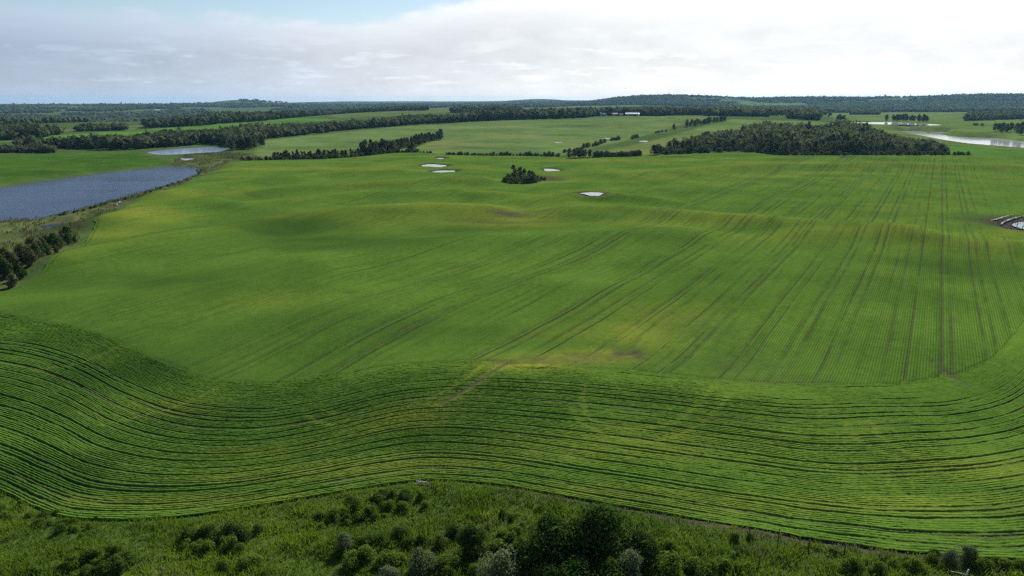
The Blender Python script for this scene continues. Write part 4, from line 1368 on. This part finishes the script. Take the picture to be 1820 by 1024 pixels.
fp('fwillow', 1690, 1003, 0.45, 'small grey willow left of the leaning white post', None)
fp('fwillow', 690, 1045, 0.6, 'grey willow at the very bottom below the small pale one', None)
fp('fshrub', 1195, 1030, 1.2, 'large green shrub at the bottom edge right of the grey willow', None)
fp('fshrub', 1260, 1035, 1.0, 'green shrub at the bottom edge, farther right of the willow', None)
# drifts of scrub: a few uneven clumps, each of bushes grown into one another
DRIFT = [('fdshrub', 'left', [(335, 958), (390, 950), (430, 947), (480, 940)], 11, .40, .85), ('fshrub', 'left', [(300, 975), (380, 965), (450, 958)], 7, .35, .75),
         ('fdshrub', 'centre', [(600, 908), (650, 897), (690, 888), (735, 882)], 11, .35, .70), ('fshrub', 'centre', [(560, 925), (620, 922), (690, 912), (750, 905)], 9, .3, .7),
         ('fdshrub', 'centre', [(640, 960), (700, 968), (760, 968), (810, 962)], 10, .45, .9), ('fshrub', 'centre', [(600, 1010), (680, 1000), (790, 1010), (840, 1015)], 9, .5, .95),
         ('fshrub', 'left', [(0, 890), (40, 900), (90, 915), (150, 930), (190, 938)], 9, .25, .6), ('fdshrub', 'left', [(20, 912), (70, 918), (130, 938)], 5, .25, .5),
         ('fshrub', 'left', [(40, 1015), (120, 1000), (190, 990), (260, 985)], 8, .35, .8), ('fdshrub', 'left', [(150, 1012), (200, 1003), (240, 996)], 5, .4, .8),
         ('fshrub', 'centre', [(860, 960), (880, 985), (905, 970), (935, 955)], 7, .35, .7), ('fdshrub', 'centre', [(878, 918), (900, 925), (925, 922)], 4, .25, .4),
         ('fshrub', 'right', [(1170, 985), (1200, 1005), (1260, 1015), (1330, 1020)], 9, .4, .85), ('fdshrub', 'right', [(1320, 968), (1340, 974)], 3, .25, .45),
         ('fshrub', 'right', [(1450, 1012), (1530, 1015), (1620, 1018)], 7, .4, .75), ('fdshrub', 'right', [(1465, 985), (1480, 990)], 3, .2, .35), ('fshrub', 'right', [(1640, 1000), (1690, 1008), (1760, 1010), (1815, 1016)], 8, .3, .65),
         ('fdshrub', 'right', [(1660, 1006), (1750, 1010), (1800, 1008)], 5, .3, .55), ('fshrub', 'left', [(480, 1012), (380, 1010)], 4, .4, .7)]
for key, side, pl, n, s0, s1 in DRIFT:
    nm = 'dark green leafy bush' if key == 'fdshrub' else 'mid green leafy bush'
    lab = nm + {'left': ' in the weeds at the lower left', 'centre': ' in the weeds at the lower middle', 'right': ' in the weeds at the lower right'}[side]
    pa = np.asarray(pl, float)
    n = int(n * (1.7 if key == 'fshrub' else 1.25))
    d = np.concatenate([[0], np.cumsum(np.linalg.norm(np.diff(pa, axis=0), axis=1))])
    t = np.sort(g.random(n)) * d[-1]
    for px, py in zip(np.interp(t, d, pa[:, 0]) + g.normal(size=n) * 14, np.interp(t, d, pa[:, 1]) + g.normal(size=n) * 7):
        s_ = s0 + (s1 - s0) * g.random() ** 1.5
        fp(key, px, py, s_ * 1.05, lab, lab + 's', 'shrub', s_ * (0.55 + 0.5 * g.random()))

# ------------------------------------------------------------------ fence posts, leaning post, fallen log
def prism(name, p0, p1, r0, r1, material, n=7, parent=None, cap=True):
    v, f = tube(p0, p1, r0, r1, n)
    fs = [f]
    fs.append(np.array([list(range(n))[::-1]]))
    fs.append(np.array([list(range(n, 2 * n))]))
    return mesh_np(name, v, fs, False, [material])


for i, (px, py) in enumerate([(1332, 957), (1383, 962), (1437, 972), (1302, 1003), (1348, 1012), (1500, 985)]):
    q = gl([(px, py)])[0]
    h = [1.5, 1.5, 1.3, 1.4, 1.5, 1.2][i]
    o = obj('fence_post', prism('fence_post', (0, 0, -0.4), (0.04 * (i % 3 - 1), 0.02, h), 0.075, 0.06, M_POST), None, (q[0], q[1], Hs(*q)))
    tag(o, ['dark fence post nearest the field edge, leftmost of three', 'dark fence post below the field edge, middle of three', 'dark fence post below the field edge, rightmost of the row of three',
            'dark post low in the weeds, left of the bottom pair', 'dark post low in the weeds, right of the bottom pair', 'short dark fence post farther right along the field edge'][i], 'post', 'fence posts in the weeds')
q = gl([(1712, 1034)])[0]
z = Hs(*q)
e = empty('leaning_post', (q[0], q[1], z))
obj('post', prism('post', (0, 0, -0.3), (0.42, 0.15, 1.35), 0.085, 0.08, M_PALEWOOD), e)
obj('post_cap', prism('post_cap', (0.413, 0.147, 1.33), (0.432, 0.154, 1.40), 0.09, 0.07, M_PALEWOOD), e)
tag(e, 'bleached white post leaning to the right at the lower right edge', 'post')
q2 = gl([(1688, 1026)])[0]
z2 = Hs(*q2)
e = empty('fallen_rail', (q2[0], q2[1], z2))
obj('rail', prism('rail', (0, 0, 0.72), (1.5, -0.6, 0.70), 0.04, 0.035, M_PALEWOOD), e)
obj('support', prism('support', (0.2, -0.05, -0.2), (0.2, -0.05, 0.74), 0.05, 0.05, M_POST), e)
obj('support', prism('support', (1.4, -0.56, -0.2), (1.4, -0.56, 0.69), 0.05, 0.05, M_POST), e)
tag(e, 'pale horizontal rail in the weeds left of the leaning white post', 'rail')
q = gl([(752, 862)])[0]
e = empty('fallen_log', (q[0], q[1], Hs(*q)))
obj('log', prism('log', (-1.0, 0.2, 0.30), (0.8, -0.15, 0.26), 0.08, 0.05, M_PALEWOOD), e)
for dx_, dy_, dz_ in ((-0.6, 0.55, 0.75), (0.2, -0.6, 0.6), (0.8, 0.4, 0.7), (-1.0, -0.4, 0.55)):
    obj('branch', prism('branch', (dx_ * 0.3, 0.02, 0.28), (dx_ * 0.3 + dx_ * 0.6, dy_ * 0.6, dz_ * 0.7), 0.035, 0.015, M_PALEWOOD), e)
tag(e, 'pale fallen log with bare branches at the field edge left of centre', 'log')

# ------------------------------------------------------------------ slough at the right edge: bands of pale dead reed, stubs
for i, pl in enumerate([[(1762, 392.5), (1775, 389), (1790, 384.5), (1806, 382)], [(1779, 399), (1784, 395), (1796, 390), (1812, 386), (1832, 384)]]):
    w = catmull(survey(pl), 40)
    z = H(w[:, 0].copy(), w[:, 1].copy())
    tng = np.gradient(w, axis=0)
    nr = np.stack([-tng[:, 1], tng[:, 0]], 1)
    nr /= np.linalg.norm(nr, axis=1)[:, None]
    wd = (0.24 * np.sin(np.linspace(0.25, 2.9, 40)) + 0.15 + 0.12 * rng.random(40))[:, None]
    V = np.stack([np.column_stack([w - nr * wd, z - 0.1]), np.column_stack([w - nr * wd * 0.5, z + 0.12 + 0.30 * rng.random(40)]), np.column_stack([w + nr * wd * 0.4, z + 0.12 + 0.32 * rng.random(40)]), np.column_stack([w + nr * wd, z - 0.1])], 1).reshape(-1, 3)
    o = obj('reed_band', mesh_np('reed_band', V, grid_faces(40, 4), True, [M_STRAW]))
    tag(o, ['pale band of flattened dead reed round the slough, outer one', 'pale band of flattened dead reed round the slough, inner one'][i], 'reeds', 'dead reed bands of the slough')
for i in range(26):
    px, py = 1772 + 52 * rng.random(), 391 + 17 * rng.random()
    q = survey([(px, py)])[0]
    h = 0.5 + 1.1 * rng.random()
    o = obj('dead_stub', prism('dead_stub', (0, 0, -0.3), (0.25 * rng.normal(), 0.25 * rng.normal(), h), 0.16, 0.07, M_BARK if i % 3 else M_PALEWOOD), None, (q[0], q[1], Hs(*q)))
    tag(o, 'grey dead willow stub standing in the mud of the slough', 'stump', 'dead stubs in the slough')

# ------------------------------------------------------------------ farm
def gable(name, px, py, L, Wd, wall_h, roof_h, rz, wall_m, roof_m, label, cat, doors, wins):
    q = survey([(px, py)])[0]
    e = empty(name, (q[0], q[1], Hs(*q) - 0.1), rz)
    a, c = L / 2, Wd / 2
    v = [(-a, -c, 0), (a, -c, 0), (a, c, 0), (-a, c, 0), (-a, -c, wall_h), (a, -c, wall_h), (a, c, wall_h), (-a, c, wall_h), (-a, 0, wall_h + roof_h), (a, 0, wall_h + roof_h)]
    me = bpy.data.meshes.new('wall')
    me.from_pydata(v, [], [(0, 1, 5, 4), (1, 2, 6, 9, 5), (2, 3, 7, 6), (3, 0, 4, 8, 7)])
    me.materials.append(wall_m)
    obj('wall', me, e)
    o_, t = 0.5, 0.22
    sl_ = roof_h / c
    rv_ = []
    for sgn in (-1, 1):
        rv_.append([(-a - o_, sgn * (c + o_), wall_h - sl_ * o_ + 0.05), (a + o_, sgn * (c + o_), wall_h - sl_ * o_ + 0.05), (a + o_, 0, wall_h + roof_h + 0.05), (-a - o_, 0, wall_h + roof_h + 0.05)])
    V, F = [], []
    for s_, quad in enumerate(rv_):
        k0 = len(V)
        V += quad + [(x, y, z + t) for x, y, z in quad]
        F += [(k0, k0 + 1, k0 + 2, k0 + 3), (k0 + 4, k0 + 5, k0 + 6, k0 + 7), (k0, k0 + 1, k0 + 5, k0 + 4), (k0 + 1, k0 + 2, k0 + 6, k0 + 5), (k0 + 3, k0, k0 + 4, k0 + 7)]
    me = bpy.data.meshes.new('roof')
    me.from_pydata(V, [], F)
    me.materials.append(roof_m)
    obj('roof', me, e)

    def panel(nm, x, w, z0, h, m_, par, th=0.08):
        y = -c - th / 2 - 0.004
        v_ = [(x + sx_ * w / 2, y + sy_ * th / 2, z0 + sz_ * h) for sx_ in (-1, 1) for sy_ in (-1, 1) for sz_ in (0, 1)]
        me_ = bpy.data.meshes.new(nm)
        me_.from_pydata(v_, [], [(0, 1, 3, 2), (4, 6, 7, 5), (0, 4, 5, 1), (2, 3, 7, 6), (0, 2, 6, 4), (1, 5, 7, 3)])
        me_.materials.append(m_)
        return obj(nm, me_, par)
    for x, w, h in doors:
        panel('door', x, w, 0.05, h, M_WOODWALL if wall_m is not M_WOODWALL else M_WALL, e)
    for x, w, z0, h in wins:
        panel('window', x, w, z0, h, M_GLASS, e)
    tag(e, label, cat)
    return e


FR = -0.13
gable('farm_house', 1071, 206.3, 13, 9, 4.8, 3.6, FR + 0.35, M_WALL, M_WHITE, 'farm house with a bright white gable roof in the tree belt', 'house', [(0, 1.2, 2.2)], [(-4, 1.6, 1.4, 1.4), (4, 1.6, 1.4, 1.4), (-2, 1.2, 3.6, 1.0), (2.5, 1.2, 3.6, 1.0)])
gable('long_barn', 1124, 206.2, 29, 10, 4.2, 2.6, FR, M_WOODWALL, M_WHITE, 'long low barn with a white metal roof right of the farm house', 'barn', [(-9, 3.5, 3.4), (10, 3.5, 3.4)], [(-3, 1.2, 1.6, 1.0), (1, 1.2, 1.6, 1.0), (5, 1.2, 1.6, 1.0)])
gable('machine_shed', 1091, 206.2, 15, 9, 4.0, 2.4, FR + 0.1, M_WOODWALL, M_GREYROOF, 'dark grey roofed shed between the farm house and long barn', 'shed', [(0, 4, 3.4)], [(5, 1.2, 1.6, 1.0)])
gable('small_shed', 1104, 206.1, 8, 6, 3.0, 1.8, FR, M_WOODWALL, M_GREYROOF, 'smallest dark shed just left of the long barn', 'shed', [(0, 2.4, 2.4)], [(2.8, 0.8, 1.4, 0.8)])
q = survey([(1134, 206.9)])[0]
e = empty('grain_bin', (q[0], q[1], Hs(*q)))
obj('bin_wall', mesh_np('bin_wall', *tube((0, 0, 0), (0, 0, 5.0), 2.6, 2.6, 20), True, [M_STEEL]), e)
obj('bin_roof', mesh_np('bin_roof', *tube((0, 0, 5.0), (0, 0, 6.6), 2.75, 0.3, 20), False, [M_STEEL]), e)
obj('bin_cap', prism('bin_cap', (0, 0, 6.6), (0, 0, 6.9), 0.34, 0.3, M_STEEL, 10), e)
tag(e, 'round steel grain bin at the right end of the long barn', 'grain bin')
# parked truck beside the house
q = survey([(1079, 207.0)])[0]
e = empty('pickup_truck', (q[0], q[1], Hs(*q)), 0.15)


def box_me(nm, x0, x1, y0, y1, z0, z1, m_, taper=0.0):
    v_ = [(x0, y0, z0), (x1, y0, z0), (x1, y1, z0), (x0, y1, z0), (x0 + taper, y0 + taper * .4, z1), (x1 - taper, y0 + taper * .4, z1), (x1 - taper, y1 - taper * .4, z1), (x0 + taper, y1 - taper * .4, z1)]
    me_ = bpy.data.meshes.new(nm)
    me_.from_pydata(v_, [], [(0, 3, 2, 1), (4, 5, 6, 7), (0, 1, 5, 4), (1, 2, 6, 5), (2, 3, 7, 6), (3, 0, 4, 7)])
    me_.materials.append(m_)
    return me_


obj('body', box_me('body', -2.8, 2.8, -1.0, 1.0, 0.5, 1.15, M_WHITE, 0.06), e)
obj('cab', box_me('cab', -0.6, 1.5, -0.93, 0.93, 1.153, 1.9, M_WHITE, 0.35), e)
obj('windscreen', box_me('windscreen', -0.35, 1.25, -0.96, 0.96, 1.3, 1.75, M_GLASS, 0.2), e)
for sx_ in (-1.8, 1.8):
    for sy_ in (-1.02, 0.82):
        obj('wheel', prism('wheel', (sx_, sy_, 0.4), (sx_, sy_ + 0.2, 0.4), 0.4, 0.4, M_GLASS, 12), e)
tag(e, 'small white pickup truck parked beside the farm house', 'truck')
gable('distant_shed', 282, 198.2, 40, 14, 6, 4, 0.2, M_WALL, M_WHITE, 'tiny pale building far off on the left valley side', 'shed', [(0, 5, 4)], [(8, 2, 2, 2)])

# ------------------------------------------------------------------ haze
zmin = float(gz.min()) - 1.0
ztop = max(float(gz.max()) + 22.0, CAM_H + 4)
me = box_me('haze', -15200, 15200, -15200, 15200, zmin, ztop, bpy.data.materials.new('haze_air'))
hm = me.materials[0]
hm.use_nodes = True
hm.node_tree.nodes.clear()
hb = NB(hm.node_tree)
ho = hb.n('ShaderNodeOutputMaterial')
pv = hb.n('ShaderNodeVolumePrincipled', ins={'Color': c4(0.32, 0.67, 1.0), 'Density': 2.9e-5, 'Anisotropy': 0.2})
hb.link(pv.outputs[0], ho.inputs['Volume'])
tag(obj('haze', me), 'thin blue summer haze over the far country', 'haze', kind='stuff')
print('highest ground', float(gz.max()))

# ------------------------------------------------------------------ which one of its group: place counted from the left
ORD = 'first second third fourth fifth sixth seventh eighth ninth tenth eleventh twelfth thirteenth fourteenth fifteenth sixteenth seventeenth eighteenth nineteenth twentieth'.split()
for tens, tn in (('twenty', 'thirtieth'), ('thirty', 'fortieth'), ('forty', 'fiftieth')):
    ORD += [tens + '-' + w_ for w_ in ORD[:9]] + [tn]
byl = {}
for o in C.objects:
    if o.parent is None and 'label' in o and 'group' in o:
        byl.setdefault(o['label'], []).append(o)
for lab, os_ in byl.items():
    if 1 < len(os_) <= len(ORD):
        os_.sort(key=lambda o: o.location.x / max(o.location.y, 1.0))
        for i, o in enumerate(os_):
            o['label'] = lab + ', ' + ORD[i] + ' from left'
